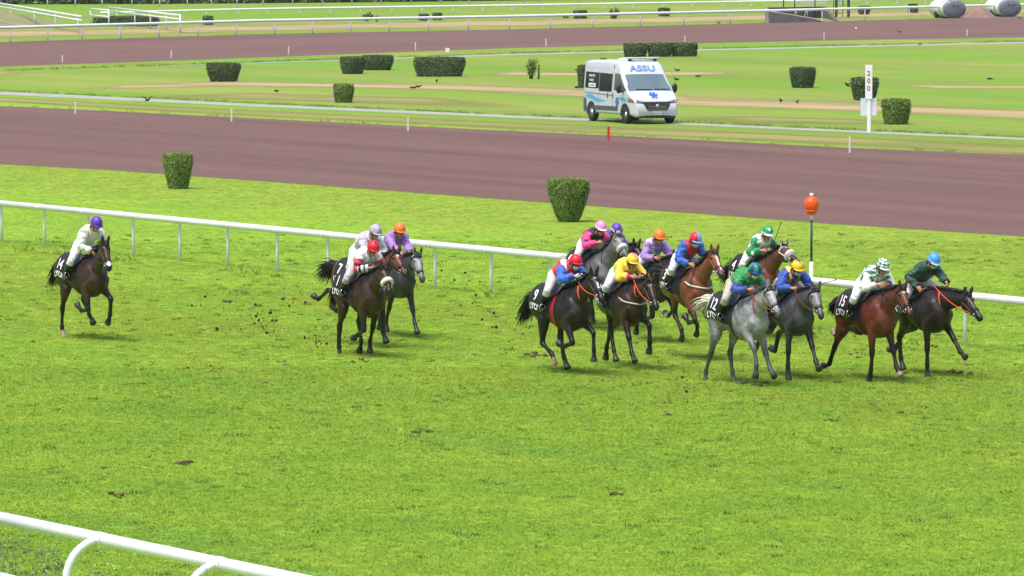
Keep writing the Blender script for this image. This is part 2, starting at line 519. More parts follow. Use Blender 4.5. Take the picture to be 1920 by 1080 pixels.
    for i in range(340):
        sp = g.gauss(0, 1); sp2 = g.gauss(0, 1)
        L = tl * g.uniform(.55, 1.05)
        b = dock + np.array((g.uniform(-.02, .04), g.uniform(-.03, .03), g.uniform(-.03, .03)))
        d0 = np.array((-math.cos(a), 0, math.sin(a)))
        pts = []
        for s in np.linspace(0, 1, 7):
            drop = (.75 - .5 * math.sin(a)) * s * s * L
            w = (.022 + .095 * s ** 1.2) * tl / .75
            pts.append(b + d0 * L * s * (1 - .12 * s) + np.array((0, sp * w + tsw * s * s * L + .02 * math.sin(5 * s + sp), sp2 * w * .8 - drop * .8)))
        ht.tube(pts, [.012, .012, .011, .010, .008, .005, .0015], 4)
    ht.build('tail', hair_mat(tc), ob)
    # --- bridle: bands round the head found on the skin itself
    def head_ring(t, tilt=0.0, off=.006, m=22, c0=None):
        i = np.interp(t, T, range(len(T))); i0 = min(int(i), len(T) - 2)
        c = lerp(head_c[i0], head_c[i0 + 1], i - i0)
        A = fd * math.sin(tilt) - vd * math.cos(tilt); B = np.array((0, 1., 0)); out = []
        c = bend(c)
        for j in range(m):
            q = 2 * math.pi * j / m; d = A * math.cos(q) + B * math.sin(q)
            h = bvh.ray_cast(Vector(c + d * .4), Vector(-d), .42)
            out.append(np.array(h[0]) + d * off if h[0] is not None else c + d * .1)
        return out
    bc = strap_mat(spec.get('bridle', srgb(26, 22, 20)), 'bridle leather')
    br = MB()
    for t, tilt, rad in ((.66, 0, .0145), (.60, .0, .005)):
        br.tube(head_ring(t, tilt), rad, 5, closed=True)
    crown = head_ring(.10, .35)
    brow = head_ring(.16, -.25)
    m = len(brow); br.tube([crown[j % m] for j in range(-6, 7)], .014, 5)
    br.tube([brow[j % m] for j in range(-6, 7)], .014, 5)
    bits = {}
    for sg in (-1, 1):
        pts = []
        for s in np.linspace(0, 1, 6):
            c = bend(poll + fd * hl * lerp(.12, .74, s) + vd * lerp(.13, .105, s) + np.array((0, sg * .3, 0)))
            h = bvh.ray_cast(Vector(c), Vector((0, -sg, 0)), .5)
            pts.append(np.array(h[0]) + np.array((0, sg * .006, 0)) if h[0] is not None else c)
        br.tube(pts, .012, 5); bits[sg] = pts[-1]
    bo = br.build('bridle', bc, ob)
    for sg in (-1, 1):
        b = MB(); c = bits[sg] + np.array((0, sg * .01, 0)); ring = [c + .034 * np.array((math.cos(q), 0, math.sin(q))) for q in np.linspace(0, 2 * math.pi, 12, endpoint=False)]
        b.tube(ring, .007, 5, closed=True); b.build('bit_ring', M_bit, bo)
    if spec.get('fleece'):
        fl = MB(); rg = head_ring(.58, 0, .022, 26)
        fl.tube([rg[j % 26] for j in range(-9, 10)], [.050 * (1 - .45 * (abs(j) / 9) ** 3) for j in range(-9, 10)], 10)
        fl.build('noseband', strap_mat(spec['fleece'], 'sheepskin') if not spec['fleece'] is True else M_fleece, ob)
    # --- reins from the bit to the hands, with a slack loop
    hand = np.array(spec.get('hands', (.66, .07, 1.70)))
    rm = strap_mat(spec.get('rein', srgb(30, 26, 24)), 'rein')
    for sg in (-1, 1):
        h = hand * np.array((1, sg, 1)); b = bits[sg]; pts = []
        for s in np.linspace(0, 1, 9):
            p = lerp(b, h, s) + np.array((0, sg * .04 * math.sin(math.pi * s), -.05 * math.sin(math.pi * s)))
            h2 = bvh.ray_cast(Vector((p[0], p[1] + sg * .5, p[2])), Vector((0, -sg, 0)), .55)
            if h2[0] is not None and abs(h2[0].y) > abs(p[1]) - .012 and 0.05 < s < .97: p[1] = h2[0].y + sg * .016
            pts.append(p)
        rn = MB(); rn.tube(pts, .0075, 5); rn.build('rein', rm, ob)
    # slack loop hanging from the hands beside the neck
    rn = MB(); pts = []
    for s in np.linspace(0, 1, 10):
        x, z = hand[0] + .05 + .10 * math.sin(math.pi * s), hand[2] - .10 - .25 * math.sin(math.pi * s)
        y0 = lerp(-.25, -.12, abs(2 * s - 1))
        h2 = bvh.ray_cast(Vector((x, -.6, z)), Vector((0, 1, 0)), .7)
        pts.append(np.array((x + .03 * s, (h2[0].y - .012) if h2[0] is not None else y0, z)))
    rn.tube(pts, .007, 5); rn.build('rein', rm, ob)
    # --- saddle cloth wrapped on the barrel
    def wrap(x, s, off):             # s: arc parameter, 0 on the spine, + to the left, metres along the skin (table per x)
        zs = 1.22; key = round(x, 3)
        if key not in wrap.tab:
            tab = []; last = None; L = 0
            for q in np.linspace(0, 2.05, 42):
                d = np.array((0, -math.sin(q), math.cos(q))); h = bvh.ray_cast(Vector((x, 0, zs) + d * .9), Vector(-d), .95)
                p = np.array(h[0]) if h[0] is not None else np.array((x, 0, zs)) + d * .3
                if last is not None: L += np.linalg.norm(p - last)
                last = p; tab.append((L, p[1], p[2], d[1], d[2]))
            wrap.tab[key] = np.array(tab)
        tab = wrap.tab[key]; a = abs(s)
        y, z, dy, dz = (np.interp(a, tab[:, 0], tab[:, i]) for i in (1, 2, 3, 4))
        y += dy * off; z += dz * off
        return np.array((x, y if s < 0 else -y, z))
    wrap.tab = {}
    def patch(x0, x1, s0, s1, off, nx=24, ns=40, flare=0.0):
        q = MB(); vs = []; fs = []
        for i in range(nx + 1):
            for j in range(ns + 1):
                s = lerp(s0, s1, j / ns); x = lerp(x0, x1, i / nx)
                x = round(x - flare * abs(s), 3)
                vs.append(wrap(x, s, off + .004 * math.sin(x * 30 + s * 9)))
        for i in range(nx):
            for j in range(ns):
                a = i * (ns + 1) + j; fs.append((a, a + 1, a + ns + 2, a + ns + 1))
        q.add(vs, fs); return q
    q = patch(-.60, .16, -.60, .60, .016, flare=.05)
    cl = q.build('saddle_cloth', M_cloth_b, ob)
    def letter(body, size, x, s, bold=.0, sx=1.0):
        v, f = text_mesh(body, size, bold)
        for sg in (-1, 1):
            vs = []
            for p in v:
                xx = x + (p[0] * sx if sg < 0 else -p[0] * sx); ss = s - p[1]
                xx = round((xx - .05 * ss) / .006) * .006
                vs.append(wrap(xx, sg * ss, .036))
            t = MB(); t.add(vs, f); t.build('lettering', M_white_print, cl, smooth=False)
    letter('LYON', .138, -.36, .575, .004)
    if spec.get('num'): letter(spec['num'], .26, -.39, .43, .004, .9)
    # saddle pad, flap, girth
    sd = MB(); sr = []
    for x in np.linspace(-.20, .26, 9):
        t = (x + .20) / .46; ring = []
        tops = []
        w = .20 + .12 * math.sin(math.pi * t)
        for k in range(13):
            s = lerp(-w, w, k / 12); tops.append(wrap(round(x, 3), s, .022 + .035 * (1 - (2 * k / 12 - 1) ** 2) + .03 * abs(2 * t - 1) ** 3))
        lows = [wrap(round(x, 3), lerp(w, -w, k / 12), .008) for k in range(13)]
        sr.append(tops + lows)
    sd.loft(sr); so = sd.build('saddle', M_leather, ob)
    gm = strap_mat(spec.get('girth', srgb(24, 24, 26)), 'girth web')
    gi = MB(); pts = []
    for x in (.135, .235):
        ring = []
        for qd in np.linspace(0, 2 * math.pi, 36, endpoint=False):
            d = np.array((0, math.sin(qd), math.cos(qd))); h = bvh.ray_cast(Vector((x, 0, 1.2)), Vector(d), .95)
            ring.append(np.array(h[0]) + d * .010)
        pts.append(ring)
    gi.loft(pts, caps=False); gi.build('girth', gm, ob)
    if spec.get('breast'):
        bg = MB(); ring = []
        for sgn in np.linspace(-1, 1, 25):
            # a sloping band round the breast
            ang = sgn * 1.75; d = np.array((math.cos(ang), math.sin(ang), 0.)); z = 1.22 + .10 * abs(sgn)
            h = bvh.ray_cast(Vector(np.array((.45, 0, z)) + d * .9), Vector(-d), .95)
            if h[0] is not None: ring.append(np.array(h[0]) + d * .012)
        bg.tube(ring, .016, 6); bg.build('breast_girth', strap_mat(spec['breast'], 'breast girth'), ob)
    if spec.get('neckstrap'):
        bg = MB(); ring = []
        c = lerp(w0, tip, .22) ; d0 = (tip - w0) / np.linalg.norm(tip - w0); up = np.array((-d0[2], 0, d0[0]))
        ax = up * .95 + d0 * .3; ax /= np.linalg.norm(ax)
        for qd in np.linspace(0, 2 * math.pi, 26, endpoint=False):
            d = ax * math.cos(qd) + np.array((0, 1, 0)) * math.sin(qd); h = bvh.ray_cast(Vector(bend(c) + d * .7), Vector(-d), .75)
            if h[0] is not None: ring.append(np.array(h[0]) + d * .010)
        bg.tube(ring, .012, 5, closed=True); bg.build('neck_strap', strap_mat(spec['neckstrap'], 'neck strap'), ob)
    return ob, bits
# ------------------------------------------------------------------ people
def unit(v):
    v = np.asarray(v, float); return v / (np.linalg.norm(v) + 1e-9)
def ik(a, c, l1, l2, pole):
    a, c = np.asarray(a, float), np.asarray(c, float); d = c - a; L = min(np.linalg.norm(d), (l1 + l2) * .995)
    d = unit(d); x = (l1 * l1 - l2 * l2 + L * L) / (2 * L); h = math.sqrt(max(l1 * l1 - x * x, 1e-6))
    p = np.asarray(pole, float); p = unit(p - d * (p @ d))
    return a + d * x + p * h, a + d * L
def ring_at(c, A, B, ra, rb, n=14):
    return [c + A * ra * math.cos(2 * math.pi * k / n) + B * rb * math.sin(2 * math.pi * k / n) for k in range(n)]

M_skin = mat_vcol('skin', .55, .06, 20, .35)
M_silk = mat_vcol('jockey silks', .52, .05, 10, .4, sheen=.25, bump=.25, bscale=22)
M_breech = mat_vcol('breeches', .6, .05, 12, .35, bump=.25, bscale=26)
M_boot = mat('riding boot', srgb(22, 21, 22), .28, .2, 12)
M_goggle = mat('goggle lens', (.012, .012, .014), .12, .1)
M_gstrap = mat('goggle strap', srgb(30, 30, 32), .6, .1)
M_cap = mat_vcol('cap silk', .42, .04, 12, .45)
M_mask = mat('cloth mask', srgb(205, 214, 214), .8, .05)
M_hairp = mat('dark hair', srgb(38, 28, 22), .6, .2)
M_whip = mat('riding whip', srgb(20, 18, 18), .5, .2)

W_, K_ = srgb(222, 222, 224), srgb(24, 24, 28)
def const(c): return lambda d: np.tile(np.array(c), (len(d['P']), 1))
def pick(base, *rules):
    def f(d):
        C = np.tile(np.array(base), (len(d['P']), 1))
        for cond, c in rules:
            C[cond(d)] = c
        return C
    return f
arm = lambda d: d['arm']
def band(t0, t1): return lambda d: d['arm'] & (d['at'] > t0) & (d['at'] < t1)
def dots(cells, r, where=lambda d: np.ones(len(d['P']), bool), off=0.0):
    def f(d):
        q = d['P'] * cells + off; out = np.array([mnoise.voronoi(Vector(p))[0][0] for p in q]); return (out < r) & where(d)
    return f
def sash(w):                        # a broad band over the near shoulder and across the chest
    return lambda d: (~d['arm']) & (np.abs(d['P'][:, 1] + .02 + (d['tt'] - .62) * .30) < w)
def brace(w): return lambda d: (~d['arm']) & (np.abs(np.abs(d['P'][:, 1]) - .085) < w)
def diamonds(d):
    u = d['tt'] * 4.2; v = np.arctan2(d['P'][:, 1], d['nb'] + .02) * 1.5
    return ((~d['arm']) | (d['at'] < .16)) & ((np.floor(u + v).astype(int) + np.floor(u - v).astype(int)) % 2 == 0)
GREEN, DGREEN, BLUE, RED, PINK, PURP, LIL, YEL, ORA = srgb(18, 128, 72), srgb(18, 62, 44), srgb(32, 72, 168), srgb(188, 26, 42), srgb(226, 52, 134), srgb(84, 50, 150), srgb(150, 112, 186), srgb(224, 192, 52), srgb(226, 116, 44)
NAVY, GRN2, SKYB = srgb(28, 50, 128), srgb(16, 134, 62), srgb(70, 132, 200)
JACKETS = {
    'white':   pick(srgb(214, 214, 208), (dots(9, .16, lambda d: (d['tt'] < .45) & ~d['arm']), srgb(50, 60, 110))),
    'redwhite': pick(srgb(202, 200, 206), (lambda d: (~d['arm']) & (d['tt'] > .30) & (d['tt'] < .52), RED), (band(.18, .34), RED), (band(.34, .46), K_), (band(.62, .70), K_), (band(.80, .86), K_), (band(.46, .58), RED)),
    'greylilac': pick(srgb(180, 174, 186), (dots(7, .2), srgb(158, 146, 172))),
    'lilac':   const(LIL),
    'redblue': pick(RED, (arm, srgb(36, 92, 190)), (sash(.05), srgb(216, 210, 214))),
    'pinkstar': pick(PINK, (dots(8.5, .36), K_), (lambda d: (~d['arm']) & (d['tt'] > .86), K_)),
    'purple':  pick(PURP, (lambda d: d['tt'] > 2, W_)),
    'yellow':  pick(YEL, (band(.86, 1.3), srgb(206, 40, 130)), (lambda d: (~d['arm']) & (np.abs(d['P'][:, 1]) < .015) & (d['nb'] > 0), srgb(206, 40, 130))),
    'lilacsash': pick(LIL, (sash(.06), srgb(206, 206, 216))),
    'bluered': pick(srgb(28, 84, 170), (lambda d: (~d['arm']) & (d['nb'] < .02), srgb(150, 24, 44)), (lambda d: (~d['arm']) & (d['tt'] > .72) & (np.abs(d['P'][:, 1]) < .1), RED), (lambda d: (~d['arm']) & (d['tt'] < .4), srgb(24, 40, 96))),
    'greendots': pick(srgb(200, 202, 200), (arm, GREEN), (dots(8.5, .3, arm), W_)),
    'greenblue': pick(GRN2, (band(.26, 1.5), srgb(30, 58, 140))),
    'blueyellow': pick(srgb(34, 70, 160), (brace(.035), YEL)),
    'diamonds': pick(srgb(218, 220, 218), (diamonds, srgb(18, 112, 74))),
    'darkgreen': const(srgb(16, 62, 46)),
    'driver': const(srgb(58, 74, 104)),
}
def caps_color(kind, u, v, w):
    """u forward, v left, w up on the unit cap"""
    n = len(u); az = np.arctan2(v, u); C = np.zeros((n, 3))
    def fill(c): C[:] = c
    if kind == 'purple': fill(srgb(88, 48, 168))
    elif kind == 'purpleband': fill(srgb(92, 56, 176)); C[w < .18] = W_
    elif kind == 'red': fill(srgb(206, 24, 50))
    elif kind == 'reddot': fill(srgb(206, 24, 50)); C[(u - .35) ** 2 + v ** 2 < .03] = K_
    elif kind == 'grey': fill(srgb(176, 170, 186)); C[(np.floor(az * 1.3) % 2 == 0) & (w > .3)] = srgb(160, 146, 176)
    elif kind == 'orange': fill(srgb(236, 120, 42))
    elif kind == 'pink': fill(srgb(226, 138, 190)); C[w < .14] = srgb(240, 214, 226)
    elif kind == 'yellowstar': fill(srgb(228, 196, 56)); r = np.hypot(u - .2, v); C[r < .30 + .28 * np.cos(5 * np.arctan2(v, u - .2))] = srgb(206, 40, 130)
    elif kind == 'redblue': C[v >= 0] = srgb(96, 166, 222); C[v < 0] = srgb(206, 28, 56)
    elif kind == 'greendot': fill(srgb(22, 142, 84)); C[(u - .62) ** 2 + (v + .1) ** 2 < .035] = W_; C[w < .14] = W_
    elif kind == 'greenquart': C[:] = srgb(22, 150, 70); C[(np.floor(az / (math.pi / 4)) % 2 == 0)] = srgb(30, 58, 140)
    elif kind == 'yellowdark': fill(srgb(224, 186, 44)); r = np.hypot(u, v); C[r < .42 + .22 * np.cos(6 * az)] = srgb(38, 48, 80)
    elif kind == 'diamonds':
        a = az * 8 / (2 * math.pi) * 1.0; b = np.arcsin(np.clip(w, -1, 1)) * 2.0
        C[:] = W_; C[(np.floor(a + b) + np.floor(a - b)) % 2 == 0] = srgb(18, 104, 70)
    elif kind == 'blue': fill(srgb(72, 142, 216)); C[w < .14] = srgb(150, 190, 230)
    return C

def make_person(spec, rider=True):
    mb = MB(); Y = np.array((0, 1., 0)); bones = []      # (label, a, b, radius)
    px, pz = spec.get('pelvis', (-.15, 1.80)); ta = R(spec.get('ta', 36)); tl = .47; ly = spec.get('lean', 0.0)
    pel = np.array((px, 0, pz)); td = np.array((math.cos(ta), 0, math.sin(ta))); sho = pel + td * tl + np.array((0, ly, 0))
    bk = np.array((-td[2], 0, td[0]))                        # towards the back
    mid = lerp(pel, sho, .5) + bk * spec.get('round', .07)
    rings = []; tp = []
    for t, rl, rs in ((-.16, .10, .085), (-.05, .155, .125), (.1, .165, .135), (.3, .142, .115), (.5, .160, .128), (.7, .186, .140), (.86, .190, .126), (.97, .13, .09), (1.06, .075, .07)):
        c = pel * (1 - t) ** 2 + mid * 2 * t * (1 - t) + sho * t * t; tp.append(c)
        d = unit(2 * (1 - t) * (mid - pel) + 2 * t * (sho - mid)); rings.append(ring_at(c, Y, np.cross(d, Y), rl, rs, 18))
    mb.loft(rings)
    bones += [('pelvis', tp[1], tp[2], .15), ('torso', tp[2], tp[4], .14), ('torso', tp[4], tp[6], .16), ('torso', tp[6], tp[7], .12)]
    # head
    hp, hyaw = R(spec.get('hp', -18)), R(spec.get('hyaw', 0))
    hf = np.array((math.cos(hp) * math.cos(hyaw), math.cos(hp) * math.sin(hyaw), math.sin(hp))); hl_ = unit(np.cross((0, 0, 1), hf)); hu = np.cross(hf, hl_)
    hc = sho + unit(td * .75 + np.array((.15, 0, .5))) * spec.get('nk', .185) + hf * .03
    nb = sho + td * .02; bones += [('head', nb, lerp(nb, hc, .6), .055), ('head', hc, hc + hu * .03, .10)]
    mb.tube([nb - td * .04, lerp(nb, hc, .5), hc - hu * .02], [.066, .058, .06], 12)
    Hm = Matrix((hf, hl_, hu)).transposed()
    mb.ell(hc + hu * .025, (.098, .078, .098), Hm, 16, 12)
    mb.ell(hc - hu * .055 + hf * .022, (.070, .060, .070), Hm, 14, 10)
    mb.ell(hc - hu * .105 + hf * .060, (.028, .034, .022), Hm, 8, 6)        # chin
    mb.tube([hc + hf * .088 - hu * .004, hc + hf * .106 - hu * .034, hc + hf * .106 - hu * .052], [.011, .015, .014], 8)
    for sg in (-1, 1):
        mb.ell(hc + hl_ * sg * .080 - hu * .015 - hf * .005, (.022, .010, .032), Hm, 8, 6)
        mb.ell(hc + hf * .080 + hl_ * sg * .032 + hu * .006, (.014, .022, .010), Hm, 8, 6)
    # arms
    hands = {}
    for key, sg in (('R', -1), ('L', 1)):
        sh = sho + Y * sg * .165 - td * .035 - bk * .01
        hd = np.array(spec.get('hand' + key, tuple(np.array(spec.get('hands', (.66, .07, 1.70))) * np.array((1, sg, 1)))))
        wrist = hd - unit(hd - sh) * .03
        el, wr = ik(sh, wrist, .275, .255, spec.get('pole' + key, (-.35, sg * .75, -.45)))
        mb.tube([sh - Y * sg * .05, sh, lerp(sh, el, .35), lerp(sh, el, .8), el], [.06, .066, .056, .047, .044], 12)
        mb.tube([lerp(sh, el, .9), el, lerp(el, wr, .3), lerp(el, wr, .75), wr], [.042, .044, .045, .035, .030], 12)
        bones += [('uarm' + key, sh, el, .055), ('farm' + key, el, wr, .042)]
        fdir = unit(unit(wr - el) * .6 + np.array((.5, -sg * .35, -.35))); side = unit(np.cross(fdir, (0, 0, 1.)));
        pal = wr + fdir * .045
        mb.ell(pal, (.05, .020, .038), Matrix((fdir, unit(np.cross(np.cross(fdir, side), fdir)), np.cross(fdir, side))).transposed(), 10, 8)
        bones += [('hand' + key, wr + fdir * .015, pal + fdir * .07, .035)]
        hands[key] = (wr, fdir, side, pal)
    # legs
    stirrup = {}
    for key, sg in (('R', -1), ('L', 1)):
        hip = pel + Y * sg * .095 - np.array((0, 0, .03)) + td * .0
        an = np.array(spec.get('ankle', (.02, .31, 1.24))) * np.array((1, sg, 1))
        kn, an = ik(hip, an, .41, .40, spec.get('knee', (1.0, sg * .42, .35)) if rider else (1, sg * .15, .6))
        mb.tube([hip - unit(kn - hip) * .05, hip, lerp(hip, kn, .3), lerp(hip, kn, .75), kn], [.10, .108, .095, .068, .060], 14)
        mb.tube([lerp(hip, kn, .92), kn, lerp(kn, an, .25), lerp(kn, an, .6), lerp(kn, an, .9), an], [.056, .060, .061, .047, .038, .040], 14)
        toe = an + np.array((.17, sg * .03, -.035))
        mb.loft([ring_at(p, Y, np.array((-.2, 0, 1.)), a, b, 12) for p, a, b in ((an + np.array((-.075, 0, -.045)), .026, .03), (an + np.array((-.03, 0, -.045)), .036, .045), (an + np.array((.05, 0, -.04)), .040, .046),
                 (lerp(an, toe, .65) + np.array((0, 0, -.03)), .045, .032), (toe + np.array((0, 0, -.03)), .034, .024))])
        bones += [('thigh' + key, hip, kn, .085), ('shin' + key, lerp(kn, an, .05), an, .055), ('foot' + key, an + np.array((-.06, 0, -.045)), toe + np.array((0, 0, -.03)), .045)]
        stirrup[key] = lerp(an, toe, .6) + np.array((0, 0, -.05))
    me = remesh(mb, .0115, 2, .4)
    P = verts_np(me); NN = normals_np(me)
    best = np.full(len(P), 9.); bi = np.zeros(len(P), int); bt = np.zeros(len(P))
    for i, (lb, a, b, r) in enumerate(bones):
        d, t = seg_dist(P, a, b); d = d - r
        m = d < best; best[m] = d[m]; bi[m] = i; bt[m] = t[m]
    lab = np.array([b[0] for b in bones])[bi]
    faces = np.array([p.vertices[:] for p in me.polygons])
    isarm = np.isin(lab, ('uarmR', 'uarmL', 'farmR', 'farmL'))
    tt = ((P - pel) @ td) / tl
    jack = np.isin(lab, ('torso',)) | isarm
    jack &= ~((lab == 'torso') & (tt < .12))
    isfore = np.isin(lab, ('farmR', 'farmL'))
    jack &= ~(isfore & (bt > .93))
    shin = np.isin(lab, ('shinR', 'shinL')); foot = np.isin(lab, ('footR', 'footL'))
    boot = foot | (shin & (bt > .22))
    bre = ~jack & ~boot & (np.isin(lab, ('pelvis', 'thighR', 'thighL', 'torso')) | shin)
    # skin
    skin = np.array(spec.get('skin', srgb(196, 140, 112)))
    C = np.tile(skin, (len(P), 1))
    hx, hy_, hz = (P - hc) @ hf, (P - hc) @ hl_, (P - hc) @ hu
    ishead = lab == 'head'
    C[ishead & (hx > .06) & (np.abs(hy_) < .026) & (np.abs(hz + .075) < .009)] = srgb(150, 78, 72)
    for sg in (-1, 1):
        C[ishead & (hx > .05) & (np.abs(hy_ - sg * .033) < .018) & (np.abs(hz - .0) < .007)] = srgb(60, 42, 34)
    if spec.get('gloves') is not None: C[np.isin(lab, ('handR', 'handL'))] = spec['gloves']
    # fingers: five a hand, closed on the reins
    fb = MB(); fcol = []
    for key, (wr, fdir, side, pal) in hands.items():
        sg = -1 if key == 'R' else 1
        upv = unit(np.cross(side, fdir)); upv = upv if upv[2] > 0 else -upv
        acr = unit(np.cross(fdir, upv))
        inn = np.array((0, -sg, 0)) * .8 - upv * .5; inn = unit(inn - fdir * (inn @ fdir))
        n0 = len(fb.v)
        for k, (o, L) in enumerate(((.030, .072), (.011, .080), (-.009, .075), (-.027, .060))):
            b = pal + fdir * .035 + upv * o
            fb.tube([b, b + fdir * L * .42 + inn * .004, b + fdir * L * .5 + inn * L * .38, b + fdir * L * .18 + inn * L * .55], [.0105, .0100, .0092, .008], 6)
        b = pal + upv * .034 - fdir * .01
        fb.tube([b, b + upv * .018 + fdir * .028 + inn * .012, b + upv * .012 + fdir * .052 + inn * .024], [.012, .011, .009], 6)
    skc = spec['gloves'] if spec.get('gloves') is not None else skin
    fm = fb.mesh('fingers')
    set_col(me, np.clip(C, .004, 1)); set_col(fm, np.tile(np.array(skc), (len(fm.vertices), 1)))
    bm = bmesh.new(); bm.from_mesh(me); bm.from_mesh(fm); bm.to_mesh(me); bm.free(); bpy.data.meshes.remove(fm)
    me.polygons.foreach_set('use_smooth', [True] * len(me.polygons))
    me.materials.append(M_skin)
    ob = link('person', me)
    def garment(name, mask, off, wr, m, colf=None, scale=9.0):
        fm_ = mask[faces].sum(axis=1) >= 3
        fs = faces[fm_]; ids = np.unique(fs); inv = np.full(len(P), -1); inv[ids] = np.arange(len(ids))
        p = P[ids]; nn = NN[ids]
        if wr:
            w = np.array([mnoise.noise(Vector((q[0] * scale, q[1] * scale * .6, q[2] * scale * 1.3))) * .65 + mnoise.noise(Vector(tuple(q * 27))) * .35 for q in p])
        else: w = np.zeros(len(p))
        q = p + nn * (off + wr * w)[:, None]
        g_ = bpy.data.meshes.new(name); g_.from_pydata([tuple(x) for x in q], [], [tuple(int(i) for i in inv[f]) for f in fs])
        g_.polygons.foreach_set('use_smooth', [True] * len(g_.polygons))
        if colf is not None:
            at = np.where(np.isin(lab[ids], ('uarmR', 'uarmL')), bt[ids] * .52, .52 + bt[ids] * .48)
            set_col(g_, np.clip(colf(dict(P=p - np.array((0, 0, 0)), arm=isarm[ids], at=at, tt=tt[ids], nb=(p - pel) @ bk)), .004, 1))
        g_.materials.append(m); return link(name, g_, ob)
    garment('jacket', jack, .030, .042, M_silk, JACKETS[spec['jacket']])
    garment('breeches', bre, .010, .014, M_breech, const(spec.get('breech', srgb(206, 206, 212))))
    for key in ('R', 'L'):
        sgm = (P[:, 1] < 0) if key == 'R' else (P[:, 1] >= 0)
        garment('boot', boot & sgm, .010, .002, M_boot)
    if not rider:
        h = MB(); h.ell(hc + hu * .045 - hf * .012, (.108, .088, .088), Hm, 14, 8); h.build('hair', M_hairp, ob)
        return ob, hands, stirrup
    # cap over the helmet, with its peak
    cm = MB(); rg = []; uvw = []
    cc = hc + hu * .040
    nl, ns = 16, 56
    for i in range(nl):
        a = lerp(-.08, 1.45, i / (nl - 1)); ring = []
        for j in range(ns):
            b = 2 * math.pi * j / ns; u, v, w = math.cos(a) * math.cos(b), math.cos(a) * math.sin(b), math.sin(a)
            drop = -.020 * (1 - math.cos(b)) if i == 0 else 0
            ring.append(cc + hf * u * .134 + hl_ * v * .112 + hu * (w * .128 + drop)); uvw.append((u, v, w))
        rg.append(ring)
    cm.loft(rg)
    brim = []
    for j in range(9):
        b = lerp(-1.05, 1.05, j / 8); e = .040 * math.cos(b * 1.4) + .002
        p = cc + hf * math.cos(b) * .134 + hl_ * math.sin(b) * .112 + hu * -.008
        out = hf * math.cos(b) + hl_ * math.sin(b)
        brim.append([p + hu * .006, p + out * e - hu * .008 + hu * .004, p + out * e - hu * .016, p - hu * .008])
        uvw += [(1, 0, .02)] * 4
    cm.loft(brim)
    cme = cm.mesh('cap'); U = np.array(uvw)
    set_col(cme, np.clip(caps_color(spec['cap'], U[:, 0], U[:, 1], U[:, 2]), .004, 1)); cme.materials.append(M_cap)
    cap = link('cap', cme, ob)
    # goggles and strap
    gg = MB(); rg = []
    for j in range(13):
        b = lerp(-1.15, 1.15, j / 12); out = hf * math.cos(b) * 1.06 + hl_ * math.sin(b) * .86; hgt = .027 * (1 - .25 * math.exp(-(b / .18) ** 2))
        p = hc - hu * .006; r = .100
        rg.append([p + out * (r - .012) + hu * hgt, p + out * (r + .010) + hu * hgt * .8, p + out * (r + .010) - hu * hgt * .8, p + out * (r - .012) - hu * hgt])
    gg.loft(rg); gg.build('goggles', M_goggle, ob)
    ch = MB()
    ch.tube([hc + hl_ * math.sin(b) * .088 + hf * .030 - hu * (.122 * math.cos(b) - .01) for b in np.linspace(-1.45, 1.45, 13)], .008, 5)
    ch.build('chin_strap', M_gstrap, ob)
    if spec.get('mask'):
        mk = MB(); rg = []
        for i in range(6):
            a = lerp(-.35, -1.25, i / 5); ring = []
            for j in range(9):
                b = lerp(-1.2, 1.2, j / 8); ring.append(hc + hu * (.012 + math.sin(a) * .128) + hf * (math.cos(a) ** .6 * math.cos(b) * .118 + .008) + hl_ * math.sin(b) * .078 * math.cos(a) ** .5)
            rg.append(ring)
        vs = [p for r in rg for p in r]; fs = [(i * 9 + j, i * 9 + j + 1, i * 9 + j + 10, i * 9 + j + 9) for i in range(5) for j in range(8)]
        mk.add(vs, fs); mk.build('face_mask', spec['mask'] if not spec['mask'] is True else M_mask, ob)
    return ob, hands, stirrup
# ------------------------------------------------------------------ the ground
TV = unit((22.37, -37.91, 0)); NV = np.array((-TV[1], TV[0], 0))      # along the course (running direction) / across it, away from the stand
YAW = math.atan2(TV[1], TV[0])

